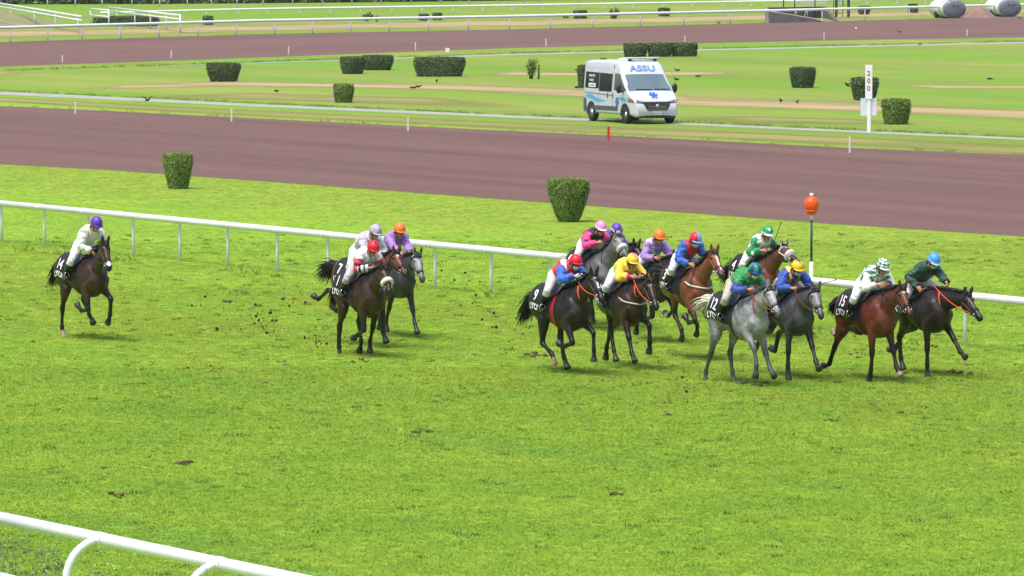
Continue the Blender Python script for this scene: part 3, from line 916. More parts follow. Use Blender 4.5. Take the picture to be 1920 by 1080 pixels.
def grass_color(nt, kind='turf'):
    """green that shifts with the place, from world position only"""
    ge = N(nt, 'ShaderNodeNewGeometry'); pos = ge.outputs['Position']
    mp = N(nt, 'ShaderNodeMapping', vector_type='TEXTURE'); mp.inputs['Rotation'].default_value = (0, 0, YAW); mp.inputs['Scale'].default_value = (7, 1, 1)
    nt.links.new(pos, mp.inputs['Vector'])
    def noise(vec, sc, det=4, rough=.55):
        n = N(nt, 'ShaderNodeTexNoise'); n.inputs['Scale'].default_value = sc; n.inputs['Detail'].default_value = det; n.inputs['Roughness'].default_value = rough
        nt.links.new(vec, n.inputs['Vector']); return n.outputs['Fac']
    def ramp(fac, a, b, p0=.35, p1=.65):
        r = N(nt, 'ShaderNodeValToRGB'); e = r.color_ramp.elements; e[0].position = p0; e[1].position = p1
        e[0].color = (*a, 1); e[1].color = (*b, 1); nt.links.new(fac, r.inputs['Fac']); return r.outputs['Color']
    def mix(f, a, b, mode='MIX'):
        m = N(nt, 'ShaderNodeMix', data_type='RGBA', blend_type=mode)
        if isinstance(f, float): m.inputs[0].default_value = f
        else: nt.links.new(f, m.inputs[0])
        nt.links.new(a, m.inputs[6]); nt.links.new(b, m.inputs[7]); return m.outputs[2]
    def fmap(fac, a, b, lo=0., hi=1.):
        r = N(nt, 'ShaderNodeMapRange'); r.inputs[1].default_value = a; r.inputs[2].default_value = b; r.inputs[3].default_value = lo; r.inputs[4].default_value = hi
        nt.links.new(fac, r.inputs[0]); return r.outputs[0]
    A = ramp(noise(pos, .30, 6, .6), (.100, .200, .020), (.170, .254, .024), .34, .66)
    B = ramp(noise(pos, 1.3, 4), (.124, .202, .019), (.168, .244, .021))
    c = mix(.38, A, B)
    sp = N(nt, 'ShaderNodeSeparateXYZ'); nt.links.new(pos, sp.inputs[0])
    # worn ground where the field gallops: olive, a little soil
    dt = N(nt, 'ShaderNodeVectorMath', operation='DOT_PRODUCT'); nt.links.new(pos, dt.inputs[0]); dt.inputs[1].default_value = tuple(NV)
    v = dt.outputs['Value']
    olive = ramp(noise(pos, 2.6, 5, .65), (.120, .150, .022), (.165, .215, .018))
    n1 = noise(mp.outputs[0], .5, 4)
    m1 = N(nt, 'ShaderNodeMath', operation='MULTIPLY'); nt.links.new(fmap(v, 44, 55), m1.inputs[0]); nt.links.new(fmap(v, 66, 63.2), m1.inputs[1])
    m2 = N(nt, 'ShaderNodeMath', operation='MULTIPLY'); nt.links.new(m1.outputs[0], m2.inputs[0]); nt.links.new(fmap(n1, .36, .62, 0.0, .55), m2.inputs[1])
    c = mix(m2.outputs[0], c, olive)
    # bluish clover patches here and there
    clo = ramp(noise(pos, .9, 5, .6), (.085, .185, .030), (.085, .185, .030))
    c = mix(fmap(noise(mp.outputs[0], .38, 5, .65), .58, .72, 0, .6), c, clo)
    # the infield is rougher, drier, paler the farther it lies
    far = ramp(noise(mp.outputs[0], .10, 5, .6), (.092, .150, .022), (.152, .178, .040), .38, .66)
    far = mix(fmap(noise(mp.outputs[0], .055, 3), .46, .60), far, ramp(noise(pos, .2, 3), (.086, .166, .018), (.108, .180, .022)))
    c = mix(fmap(v, 108, 122), c, far)
    bank = ramp(noise(pos, .8, 5, .65), (.116, .190, .020), (.164, .222, .026))
    bm_ = N(nt, 'ShaderNodeMath', operation='MULTIPLY'); nt.links.new(fmap(v, 76, 80.5), bm_.inputs[0]); nt.links.new(fmap(v, 100, 92), bm_.inputs[1])
    c = mix(bm_.outputs[0], c, bank)
    return c, pos, noise

def ground_mat():
    m, nt, b = nodes_of('meadow ground')
    c, pos, noise = grass_color(nt)
    f = noise(pos, 9.0, 6, .7); r = N(nt, 'ShaderNodeMapRange'); r.inputs[1].default_value = .3; r.inputs[2].default_value = .7; r.inputs[3].default_value = 1.46; r.inputs[4].default_value = 1.66
    nt.links.new(f, r.inputs[0]); s = N(nt, 'ShaderNodeVectorMath', operation='SCALE'); nt.links.new(c, s.inputs[0]); nt.links.new(r.outputs[0], s.inputs['Scale'])
    nt.links.new(s.outputs[0], b.inputs['Base Color']); b.inputs['Roughness'].default_value = 1.0; b.inputs['Specular IOR Level'].default_value = .1
    bp = N(nt, 'ShaderNodeBump'); bp.inputs['Strength'].default_value = .55; bp.inputs['Distance'].default_value = .08
    nt.links.new(noise(pos, 2.2, 6, .7), bp.inputs['Height']); nt.links.new(bp.outputs['Normal'], b.inputs['Normal'])
    return m
def blade_mat():
    m, nt, b = nodes_of('grass blades')
    c, pos, noise = grass_color(nt)
    oi = N(nt, 'ShaderNodeObjectInfo'); r = N(nt, 'ShaderNodeMapRange'); r.inputs[3].default_value = 1.80; r.inputs[4].default_value = 2.02
    nt.links.new(oi.outputs['Random'], r.inputs[0]); s = N(nt, 'ShaderNodeVectorMath', operation='SCALE'); nt.links.new(c, s.inputs[0]); nt.links.new(r.outputs[0], s.inputs['Scale'])
    nt.links.new(s.outputs[0], b.inputs['Base Color']); b.inputs['Roughness'].default_value = .7; b.inputs['Specular IOR Level'].default_value = .2
    ge = N(nt, 'ShaderNodeNewGeometry'); vm = N(nt, 'ShaderNodeVectorMath', operation='MULTIPLY_ADD'); vm.inputs[1].default_value = (.45, .45, .45); vm.inputs[2].default_value = (0, 0, .8)
    nt.links.new(ge.outputs['Normal'], vm.inputs[0]); vn = N(nt, 'ShaderNodeVectorMath', operation='NORMALIZE'); nt.links.new(vm.outputs[0], vn.inputs[0]); nt.links.new(vn.outputs[0], b.inputs['Normal'])
    tr = N(nt, 'ShaderNodeBsdfTranslucent'); nt.links.new(s.outputs[0], tr.inputs['Color'])
    mx = N(nt, 'ShaderNodeMixShader'); mx.inputs[0].default_value = .3
    nt.links.new(b.outputs[0], mx.inputs[1]); nt.links.new(tr.outputs[0], mx.inputs[2])
    nt.links.new(mx.outputs[0], nt.nodes['Material Output'].inputs['Surface'])
    return m
M_ground, M_blade = ground_mat(), blade_mat()

gmb = MB(); S = 3000
gmb.add([(-S, -200, 0), (S, -200, 0), (S, S, 0), (-S, S, 0)], [(0, 1, 2, 3)])
tag(gmb.build('ground', M_ground, smooth=False), kind='structure')

def ext(pts, k=3.0):                 # carry a surveyed line on beyond both ends
    a, b = pts[0], pts[-1]
    return [a + (a - pts[1]) * k] + pts + [b + (b - pts[-2]) * k]
def sheet(name, near, far, z, m, kind='structure', k=2.5):
    A, B = ext([gp(*p) for p in near], k), ext([gp(*p) for p in far], k); mb = MB(); vs, fs = [], []
    n = len(A); W = 7
    for i in range(n):
        for j in range(W):
            p = lerp(A[i], B[i], j / (W - 1)); vs.append((p.x, p.y, z))
    for i in range(n - 1):
        for j in range(W - 1):
            a = i * W + j; fs.append((a, a + W, a + W + 1, a + 1))
    mb.add(vs, fs); o = mb.build(name, m, smooth=False); tag(o, kind=kind); return o

def sand_mat(name, yaw, tint=1.0):
    m, nt, b = nodes_of(name)
    ge = N(nt, 'ShaderNodeNewGeometry'); mp = N(nt, 'ShaderNodeMapping', vector_type='TEXTURE'); mp.inputs['Rotation'].default_value = (0, 0, yaw); mp.inputs['Scale'].default_value = (30, 1, 1)
    nt.links.new(ge.outputs['Position'], mp.inputs['Vector'])
    n1 = N(nt, 'ShaderNodeTexNoise'); n1.inputs['Scale'].default_value = .45; n1.inputs['Detail'].default_value = 6; n1.inputs['Roughness'].default_value = .6
    nt.links.new(mp.outputs[0], n1.inputs['Vector'])
    n2 = N(nt, 'ShaderNodeTexNoise'); n2.inputs['Scale'].default_value = 5; n2.inputs['Detail'].default_value = 6; n2.inputs['Roughness'].default_value = .75
    nt.links.new(ge.outputs['Position'], n2.inputs['Vector'])
    r = N(nt, 'ShaderNodeValToRGB'); e = r.color_ramp.elements
    e[0].position = .34; e[1].position = .68
    e[0].color = (.100 * tint, .058 * tint, .051 * tint, 1); e[1].color = (.180 * tint, .109 * tint, .096 * tint, 1)
    ad = N(nt, 'ShaderNodeMath', operation='MULTIPLY_ADD'); ad.inputs[1].default_value = .5; nt.links.new(n2.outputs['Fac'], ad.inputs[0])
    ml = N(nt, 'ShaderNodeMath', operation='MULTIPLY'); ml.inputs[1].default_value = .52; nt.links.new(n1.outputs['Fac'], ml.inputs[0]); nt.links.new(ml.outputs[0], ad.inputs[2])
    nt.links.new(ad.outputs[0], r.inputs['Fac']); nt.links.new(r.outputs['Color'], b.inputs['Base Color'])
    b.inputs['Roughness'].default_value = 1.0; b.inputs['Specular IOR Level'].default_value = .12
    bp = N(nt, 'ShaderNodeBump'); bp.inputs['Strength'].default_value = .5; bp.inputs['Distance'].default_value = .04
    nt.links.new(ad.outputs[0], bp.inputs['Height']); nt.links.new(bp.outputs['Normal'], b.inputs['Normal'])
    return m
M_sand = sand_mat('reddish sand', YAW)
bdir = gp(1920, 70) - gp(0, 125)
M_sand2 = sand_mat('reddish sand far', math.atan2(bdir.y, bdir.x), 1.06)
sheet('sand_track', [(0, 308), (200, 319), (560, 345), (900, 371), (1200, 393), (1560, 420), (1920, 444)],
      [(0, 199), (200, 208), (560, 226), (900, 243), (1200, 257), (1560, 276), (1920, 291)], .006, M_sand)
sheet('sand_track', [(0, 125), (480, 108), (960, 90), (1440, 78), (1920, 70)], [(0, 79), (480, 64), (960, 55), (1440, 43), (1920, 31)], .006, M_sand2)
M_path = mat('pale gravel path', srgb(150, 148, 142), .95, .15, .8)
sheet('service_path', [(0, 177.5), (480, 200), (960, 221), (1300, 235), (1620, 249.5), (1920, 262.5)], [(0, 171.5), (480, 195), (960, 216.5), (1300, 231), (1620, 245.5), (1920, 259)], .005, M_path)
sheet('service_path', [(640, 113.5), (960, 103.5), (1440, 92), (1920, 81)], [(640, 112), (960, 101), (1440, 89.5), (1920, 78.5)], .005, M_path, k=1.0)

# strips of scorched grass: own sheets with frayed edges
def dry_mat(name, c0, c1):
    m, nt, b = nodes_of(name)
    ge = N(nt, 'ShaderNodeNewGeometry'); at = N(nt, 'ShaderNodeAttribute', attribute_name='Col')
    mp = N(nt, 'ShaderNodeMapping', vector_type='TEXTURE'); mp.inputs['Rotation'].default_value = (0, 0, YAW + .35); mp.inputs['Scale'].default_value = (4, 1, 1); nt.links.new(ge.outputs['Position'], mp.inputs['Vector'])
    n1 = N(nt, 'ShaderNodeTexNoise'); n1.inputs['Scale'].default_value = .22; n1.inputs['Detail'].default_value = 6; n1.inputs['Roughness'].default_value = .65; nt.links.new(mp.outputs[0], n1.inputs['Vector'])
    r = N(nt, 'ShaderNodeValToRGB'); e = r.color_ramp.elements; e[0].position = .35; e[1].position = .65; e[0].color = (*c0, 1); e[1].color = (*c1, 1)
    nt.links.new(n1.outputs['Fac'], r.inputs['Fac']); nt.links.new(r.outputs['Color'], b.inputs['Base Color']); b.inputs['Roughness'].default_value = 1; b.inputs['Specular IOR Level'].default_value = .1
    sm = N(nt, 'ShaderNodeSeparateColor'); nt.links.new(at.outputs['Color'], sm.inputs[0])
    a = N(nt, 'ShaderNodeMath', operation='ADD'); nt.links.new(sm.outputs[0], a.inputs[0]); nt.links.new(n1.outputs['Fac'], a.inputs[1])
    mr = N(nt, 'ShaderNodeMapRange'); mr.inputs[1].default_value = .72; mr.inputs[2].default_value = 1.42; mr.inputs[4].default_value = .95; nt.links.new(a.outputs[0], mr.inputs[0])
    nt.links.new(mr.outputs[0], b.inputs['Alpha'])
    return m
M_dry = dry_mat('scorched grass', (.300, .250, .115), (.400, .310, .165))
M_dry2 = dry_mat('yellowed grass', (.205, .215, .060), (.280, .255, .095))
def strip(pts, m, z, k=.6):
    P0, P1 = [gp(x, y - h) for x, y, h in pts], [gp(x, y + h) for x, y, h in pts]
    mb = MB(); vs, fs, cs = [], [], []; W = 7
    for a, b in zip(P0, P1):
        for j in range(W):
            q = lerp(a, b, j / (W - 1)); vs.append((q.x, q.y, z)); cs.append((math.sin(math.pi * j / (W - 1)),) * 3)
    for j in range(W): cs[j] = (0, 0, 0); cs[-1 - j] = (0, 0, 0)
    for i in range(len(pts) - 1):
        for j in range(W - 1):
            a = i * W + j; fs.append((a, a + W, a + W + 1, a + 1))
    mb.add(vs, fs); o = mb.build('dry_grass', m, smooth=False); set_col(o.data, np.array(cs)); tag(o, kind='structure'); return o
strip([(120, 168, 3), (240, 163, 5), (420, 157, 7), (640, 160, 7), (850, 164, 8), (1060, 173, 12), (1300, 191, 12), (1600, 200, 12), (1920, 216, 14), (2300, 236, 14)], M_dry, .004)
strip([(840, 142, 3), (960, 139, 5), (1100, 140, 5), (1300, 138, 5), (1440, 137, 2)], M_dry, .004)
strip([(1640, 158, 2), (1760, 163, 4), (1920, 163, 4), (2200, 164, 3)], M_dry, .004)
strip([(-300, 142, 2), (0, 138, 4), (80, 136, 2)], M_dry, .004)
strip([(-300, 66, 7), (0, 65, 9), (480, 53, 9), (960, 44, 9), (1440, 33, 8), (1900, 21, 8), (2300, 13, 8)], M_dry, .004)
strip([(-300, 176, 3), (0, 187, 6), (480, 213, 8), (960, 236, 9), (1440, 257, 10), (1920, 281, 12), (2200, 294, 12)], M_dry2, .0035)
strip([(1220, 222, 5), (1420, 225, 9), (1600, 228, 7), (1750, 232, 4)], M_dry2, .0035)
strip([(100, 184, 3), (480, 181, 8), (800, 190, 10), (1050, 203, 6)], M_dry2, .0035)

# ---- grass blades: tufts scattered on the turf (nobody could count them)
def tuft(name, n, spread, h0, h1, w, seed):
    g = random.Random(seed); mb = MB()
    for i in range(n):
        a = g.uniform(0, 6.283); r = spread * math.sqrt(g.random()); x, y = r * math.cos(a), r * math.sin(a)
        h = g.uniform(h0, h1); la = g.uniform(0, 6.283); ln = h * g.uniform(.35, 1.5); b = g.uniform(0, 3.14)
        dx, dy = w * math.cos(b), w * math.sin(b); lx, ly = ln * math.cos(la), ln * math.sin(la)
        mb.add([(x - dx, y - dy, 0), (x + dx, y + dy, 0), (x + lx * .45 + dx * .8, y + ly * .45 + dy * .8, h * .62), (x + lx * .45 - dx * .8, y + ly * .45 - dy * .8, h * .62), (x + lx, y + ly, h)],
               [(0, 1, 2, 3), (3, 2, 4)])
    me = mb.mesh(name, False); me.materials.append(M_blade)
    return bpy.data.objects.new(name, me)
def scatter(name, poly, density, src, smin, smax, seed, tilt=.15):
    mb = MB(); mb.add([(p.x, p.y, .001) for p in poly], [tuple(range(len(poly)))])
    o = mb.build(name, M_blade, smooth=False)
    ng = bpy.data.node_groups.new(name, 'GeometryNodeTree')
    ng.interface.new_socket('Geometry', in_out='INPUT', socket_type='NodeSocketGeometry'); ng.interface.new_socket('Geometry', in_out='OUTPUT', socket_type='NodeSocketGeometry')
    gi, go = ng.nodes.new('NodeGroupInput'), ng.nodes.new('NodeGroupOutput')
    dp = ng.nodes.new('GeometryNodeDistributePointsOnFaces'); dp.inputs['Density'].default_value = density; dp.inputs['Seed'].default_value = seed
    oi = ng.nodes.new('GeometryNodeObjectInfo'); oi.inputs['Object'].default_value = src
    ip = ng.nodes.new('GeometryNodeInstanceOnPoints')
    rr = ng.nodes.new('FunctionNodeRandomValue'); rr.data_type = 'FLOAT_VECTOR'; rr.inputs[0].default_value = (-tilt, -tilt, 0); rr.inputs[1].default_value = (tilt, tilt, 6.283)
    rs = ng.nodes.new('FunctionNodeRandomValue'); rs.data_type = 'FLOAT'; rs.inputs[2].default_value = smin; rs.inputs[3].default_value = smax
    L = ng.links.new
    L(gi.outputs[0], dp.inputs['Mesh']); L(dp.outputs['Points'], ip.inputs['Points']); L(oi.outputs['Geometry'], ip.inputs['Instance'])
    L(rr.outputs[0], ip.inputs['Rotation']); L(rs.outputs[1], ip.inputs['Scale']); L(ip.outputs[0], go.inputs[0])
    md = o.modifiers.new('scatter', 'NODES'); md.node_group = ng
    tag(o, kind='stuff'); return o
T1 = tuft('grass_tuft', 18, .075, .010, .026, .0036, 1)
T2 = tuft('grass_tuft', 18, .12, .012, .030, .006, 2)
def quad(y0, y1, m=400):
    return [gp(-m, y0), gp(1920 + m, y0), gp(1920 + m, y1), gp(-m, y1)]
GD = 1.0
scatter('grass', quad(1150, 860), 210 * GD, T1, .7, 1.45, 1)
scatter('grass', quad(860, 690), 170 * GD, T1, .8, 1.6, 2)
scatter('grass', quad(690, 540), 95 * GD, T2, .55, 1.05, 3)
scatter('grass', quad(540, 452), 60 * GD, T2, .5, 1.0, 4)
# verge between the turf and the sand: ends on the sand's edge
scatter('grass', [gp(-140, 452), gp(2060, 452), gp(1920, 443.5), gp(1560, 419.5), gp(1200, 392.5), gp(900, 370.5), gp(560, 344.5), gp(200, 318.5), gp(0, 307.5), gp(-140, 300)], 40 * GD, T2, .35, .75, 5)
TF = tuft('grass_fringe', 22, .3, .08, .20, .016, 5)
M_tuft_shade = mat('coarse grass with painted shade', (.075, .150, .016), .8, .3, 2)  # darker green painted in for the small shadows among the tufts
TC = tuft('coarse_shade_tuft', 26, .22, .05, .13, .012, 6); TC.data.materials[0] = M_tuft_shade
def fringe(line, w, dens, s0, s1, seed):
    A = [gp(x, y) for x, y in line]; B = [gp(x, y - w) for x, y in line]
    scatter('grass', A + B[::-1], dens, TF, s0, s1, seed)
fringe([(-60, 169), (0, 171.6), (480, 195), (960, 216.5), (1300, 231), (1620, 245.5), (1960, 260)], 1.2, 9, .35, .75, 7)
fringe([(-60, 135.5), (0, 133.8), (480, 117.2), (640, 112), (960, 101), (1440, 89.5), (1960, 77.5)], 1.0, 5, .4, .9, 8)
fringe([(0, 199.3), (200, 208.2), (560, 226.2), (900, 243.2), (1200, 257.2), (1560, 276.2), (1920, 291.2)], 1.6, 1.6, .3, .8, 9)
# tall tufts the mower left at the foot of the rail
fringe([(-60, 463), (0, 468), (480, 517), (924, 563), (1400, 614), (1960, 678)], 5, 1.6, .5, 1.1, 10)
# coarse tufts in the turf, coloured dark as shadow specks
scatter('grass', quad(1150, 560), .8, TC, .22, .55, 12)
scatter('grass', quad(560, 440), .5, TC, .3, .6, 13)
# ------------------------------------------------------------------ rails
M_pvc = mat('white rail plastic', srgb(206, 209, 214), .38, .05, 1.5)
M_pvc_old = mat('weathered rail plastic', srgb(206, 208, 214), .5, .08, 1.2)
def scuffed(name, c):
    m = mat(name, c, .38, .05, 1.5); nt = m.node_tree; b_ = nt.nodes['Principled BSDF']; old = b_.inputs['Base Color'].links[0].from_socket
    ge = N(nt, 'ShaderNodeNewGeometry'); n1 = N(nt, 'ShaderNodeTexNoise'); n1.inputs['Scale'].default_value = 7; n1.inputs['Detail'].default_value = 6; n1.inputs['Roughness'].default_value = .75; nt.links.new(ge.outputs['Position'], n1.inputs['Vector'])
    r = N(nt, 'ShaderNodeMapRange'); r.inputs[1].default_value = .60; r.inputs[2].default_value = .74; r.inputs[4].default_value = .55; nt.links.new(n1.outputs['Fac'], r.inputs[0])
    mx = N(nt, 'ShaderNodeMix', data_type='RGBA'); nt.links.new(r.outputs[0], mx.inputs[0]); nt.links.new(old, mx.inputs[6]); mx.inputs[7].default_value = (.30, .28, .22, 1); nt.links.new(mx.outputs[2], b_.inputs['Base Color']); return m
M_pvc = scuffed('white rail plastic, scuffed', srgb(208, 211, 216))
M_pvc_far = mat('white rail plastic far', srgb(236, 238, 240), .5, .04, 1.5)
M_seam = mat('rail joint seam', srgb(120, 122, 124), .6, .1)
def arc_post(mb, foot, reach, h, r):
    """post that rises, then bends over towards the rail"""
    foot = np.array(foot, float); reach = np.array(reach, float); L = np.linalg.norm(reach); d = reach / L
    pts = [foot + np.array((0, 0, -.05)), foot + np.array((0, 0, (h - L) * .6)), foot + np.array((0, 0, h - L))]
    for a in np.linspace(0, math.pi / 2, 8)[1:]:
        pts.append(foot + np.array((0, 0, h - L)) + L * (d * (1 - math.cos(a)) + np.array((0, 0, math.sin(a)))))
    mb.tube(pts, r, 12)
def running_rail(name, A, B, r, post_at, reach, rp, label, group, m=M_pvc, coupling=True, hc=1.0, straight=False, n=14):
    """A, B: ends of the tube's centre line; post_at: fractions along it"""
    A, B = np.array(A, float), np.array(B, float)
    o = empty(name, (A[0], A[1], 0)); base = np.array((A[0], A[1], 0)); tag(o, label, 'rail', group)
    mb = MB(); mb.tube([A - base, lerp(A, B, .33) - base, lerp(A, B, .66) - base, B - base], r, n); mb.build('rail', m, o)
    d = unit(B - A); pm = None; sm_ = None
    for t in post_at:
        c = lerp(A, B, t)
        if pm is None:
            mb = MB()
            if straight:
                mb.tube([(0, 0, -hc - .05), (0, 0, -r * .4)], rp, 8)
            else:
                arc_post(mb, np.array(reach) * -1 + np.array((0, 0, -hc)), reach, hc, rp)
            pm = mb.mesh('post'); pm.materials.append(m)
            mb = MB(); mb.tube([d * -.09, d * -.085, d * .085, d * .09], [r * 1.0, r * 1.075, r * 1.075, r * 1.0], n); cm = mb.mesh('coupling'); cm.materials.append(m)
        q = link('post', pm, o); q.location = c - base
        if coupling:
            q2 = link('coupling', cm, o); q2.location = c - base
            if sm_ is None: mb = MB(); mb.tube([d * .088, d * .096], r * 1.03, n); sm_ = mb.mesh('seam'); sm_.materials.append(M_seam)
            q3 = link('seam', sm_, q2)
    return o
def spaced(A, B, px_list, z, step_px=None):
    """fractions along AB of posts met at these photo columns"""
    A, B = np.array(A), np.array(B); out = []
    for x in px_list:
        u = (x - 960) / FPX                       # plane x = u * y
        den = (B[0] - A[0]) - u * (B[1] - A[1]) * 1.0; t = (u * A[1] - A[0]) / den; out.append(t)
    return out
def even(t0, t1, k, lo=0., hi=1.):
    d = (t1 - t0) / k; n0 = math.ceil((lo - t0) / d); n1 = math.floor((hi - t0) / d); return [t0 + d * i for i in range(n0, n1 + 1)]
# the rail on the far side of the turf: carried on past both sides of the picture
a, b = np.array(gp(0, 381, 1.0)), np.array(gp(1880, 561, 1.0))
A, B = a + (a - b) * .22, b + (b - a) * .16
t0, t1 = spaced(A, B, (-6, 912), 1.0)
running_rail('running_rail', A, B, .078, [t for t in even(t0, t1, 10) if t <= t1 + 1e-6] + spaced(A, B, (1023, 1136, 1253, 1375, 1503, 1650, 1802, 1965), 1.0), NV * -.12, .036, 'long white running rail between the galloping field and the verge with two bushes', 'white rails of the racecourse')
a, b = np.array(gp(0, 971, 1.0)), np.array(gp(523, 1080, 1.0))
A, B = a + (a - b) * .25, b + (b - a) * .5
t0, t1 = spaced(A, B, (187, 411), 1.0)
running_rail('running_rail', A, B, .076, even(t0, t1, 1), NV * .46, .050, 'thick white rail with bent posts nearest the camera, in the bottom corner', 'white rails of the racecourse', n=20)
# a stub of white edging pipe in the very corner
q = MB(); c0, c1 = np.array(gp(-60, 1064, .25)), np.array(gp(22, 1086, .25)); q.tube([c0, c1, c1 + (c1 - c0) * 1.0], .055, 12)
q.tube([c0 + (c1 - c0) * .3, np.array((*(c0 + (c1 - c0) * .3)[:2], 0))], .04, 10)
tag(q.build('edging_pipe', M_pvc), 'low white pipe end poking in at the bottom corner below the bent-post rail', 'pipe')

def far_rail(pts, h, r, rp, posts, label, m, hc=None):
    """rail along surveyed foot points; posts given as photo columns"""
    P = [np.array(gp(x, y)) for x, y in pts]; P = [P[0] + (P[0] - P[1]) * .4] + P + [P[-1] + (P[-1] - P[-2]) * .4]
    o = empty('running_rail', tuple(P[0])); tag(o, label, 'rail', 'white rails of the racecourse'); base = P[0]
    up = np.array((0, 0, h)); mb = MB(); mb.tube([p + up - base for p in P], r, 8); mb.build('rail', m, o)
    mb = MB(); mb.tube([(0, 0, -.02), (0, 0, h - r * .3)], rp, 6); pm = mb.mesh('post'); pm.materials.append(m)
    for x in posts:
        u = (x - 960) / FPX
        for i in range(len(P) - 1):
            p, q_ = P[i], P[i + 1]; den = (q_[0] - p[0]) - u * (q_[1] - p[1])
            t = (u * p[1] - p[0]) / den
            if 0 <= t < 1: z = link('post', pm, o); z.location = lerp(p, q_, t) - base; break
    return o
pa = [20, 90, 154, 226, 298, 372, 443, 515, 586, 658, 730, 803, 878, 955, 1032, 1111, 1200, 1282, 1369, 1453, 1541, 1621, 1704, 1790, 1877]
far_rail([(0, 79.5), (480, 64.5), (960, 55), (1440, 43), (1920, 30)], .98, .10, .055, [-52] + pa + [1960], 'white rail along the outer edge of the far sand track', M_pvc_far)
pb = [328, 388, 447, 502, 562, 619, 676, 735, 791, 849, 905, 960, 1018, 1076, 1131, 1187, 1242, 1297, 1354, 1408, 1462, 1518, 1575, 1625, 1680, 1734, 1786, 1840]
far_rail([(275, 37), (480, 31.5), (960, 24), (1440, 15.5), (1920, 8)], .66, .09, .055, pb, 'thin white rail behind the far bushes, on the bright green strip', M_pvc_far)
pc = [90, 142, 192, 248, 300, 352, 397, 445, 494, 549, 605, 660, 715, 771, 826, 880, 931, 984, 1035, 1086, 1134, 1182]
far_rail([(40, 14), (480, 11), (960, 5), (1200, 2)], 1.05, .07, .05, pc, 'most distant white rail, running along the foot of the dark tree belt', M_pvc_old)

def two_bar(p0, p1, h0, drop, posts, label):
    """short double-bar fence down the ramp, between two surveyed top points"""
    a, b = np.array(gp(*p0, h0)), np.array(gp(*p1, h0)); base = np.array((a[0], a[1], 0))
    o = empty('ramp_fence', tuple(base)); tag(o, label, 'fence', 'ramp fences'); dz = np.array((0, 0, drop))
    mb = MB(); mb.tube([a - base, b - base], .075, 8); mb.build('top_bar', M_pvc, o)
    mb = MB(); mb.tube([a - dz - base, b - dz - base], .07, 8); mb.build('lower_bar', M_pvc, o)
    for t in posts:
        c = lerp(a, b, t); mb = MB(); mb.tube([np.array((c[0], c[1], 0)) - base, c - base], .06, 8); mb.build('post', M_pvc, o)
    return o
two_bar((-70, -5), (152, 31), 1.25, .28, [.1, .22, .46, .66, .82, .98], 'longer white two-bar fence sloping down beside the grassy mound')
two_bar((205, 14), (338, 29), 1.25, .28, [0, .12, .38, .6, .82, 1.0], 'shorter white two-bar fence standing behind the low box hedge')
two_bar((170, 16.5), (204, 19.5), 1.25, .5, [0, 1.0], 'very short white two-bar fence between the two sloping fences')

# mound by the ramp
mb = MB(); c = gp(-70, 44); nu, nv = 28, 10; vs = [(0, 0, 1.5)]; fs = []
for i in range(1, nv + 1):
    for j in range(nu):
        r = i / nv; a = 2 * math.pi * j / nu; vs.append((7.6 * r * math.cos(a), 26 * r * math.sin(a), 1.5 * (math.cos(math.pi * r) * .5 + .5) - (.02 if i == nv else 0)))
for j in range(nu):
    fs.append((0, 1 + j, 1 + (j + 1) % nu))
    for i in range(nv - 1): fs.append((1 + i * nu + j, 1 + (i + 1) * nu + j, 1 + (i + 1) * nu + (j + 1) % nu, 1 + i * nu + (j + 1) % nu))
mb.add(vs, fs); M_mound = mat('dry mound grass', (.20, .20, .085), 1, .25, .6); o = mb.build('mound_terrain', M_mound); o.location = (c.x, c.y, 0); tag(o, kind='structure')

# ------------------------------------------------------------------ clipped bushes
def leaf_mat(name, lo, hi, sc=3.0):
    m, nt, b = nodes_of(name)
    ge = N(nt, 'ShaderNodeNewGeometry'); n1 = N(nt, 'ShaderNodeTexNoise'); n1.inputs['Scale'].default_value = sc; n1.inputs['Detail'].default_value = 4; nt.links.new(ge.outputs['Position'], n1.inputs['Vector'])
    ad = N(nt, 'ShaderNodeMath', operation='MULTIPLY_ADD'); ad.inputs[1].default_value = .45; nt.links.new(ge.outputs['Random Per Island'], ad.inputs[0])
    ml = N(nt, 'ShaderNodeMath', operation='MULTIPLY'); ml.inputs[1].default_value = .6; nt.links.new(n1.outputs['Fac'], ml.inputs[0]); nt.links.new(ml.outputs[0], ad.inputs[2])
    r = N(nt, 'ShaderNodeValToRGB'); e = r.color_ramp.elements; e[0].position = .2; e[1].position = .85; e[0].color = (*lo, 1); e[1].color = (*hi, 1)
    nt.links.new(ad.outputs[0], r.inputs['Fac']); nt.links.new(r.outputs['Color'], b.inputs['Base Color']); b.inputs['Roughness'].default_value = .42
    tr = N(nt, 'ShaderNodeBsdfTranslucent'); nt.links.new(r.outputs['Color'], tr.inputs['Color']); mx = N(nt, 'ShaderNodeMixShader'); mx.inputs[0].default_value = .2
    nt.links.new(b.outputs[0], mx.inputs[1]); nt.links.new(tr.outputs[0], mx.inputs[2]); nt.links.new(mx.outputs[0], nt.nodes['Material Output'].inputs['Surface'])
    return m
M_leaf = leaf_mat('privet leaves', (.060, .130, .012), (.300, .440, .050))
M_leaf_far = leaf_mat('dark hedge leaves', (.042, .082, .022), (.120, .190, .052), 1.2)
M_leaf_tan = leaf_mat('loose shrub leaves', (.050, .085, .022), (.130, .170, .060), 1.5)
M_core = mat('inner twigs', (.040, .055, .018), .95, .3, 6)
M_bark = mat('bark', srgb(84, 70, 56), .9, .2, 10)
def leaf(mb, p, nrm, s, g):
    n = Vector(nrm); t = n.orthogonal().normalized(); t.rotate(Matrix.Rotation(g.uniform(0, 6.28), 3, n)); bt = n.cross(t)
    p = Vector(p); mb.add([p - t * s, p + bt * s * .5 + n * s * .15, p + t * s, p - bt * s * .5 + n * s * .15], [(0, 1, 2, 3)])
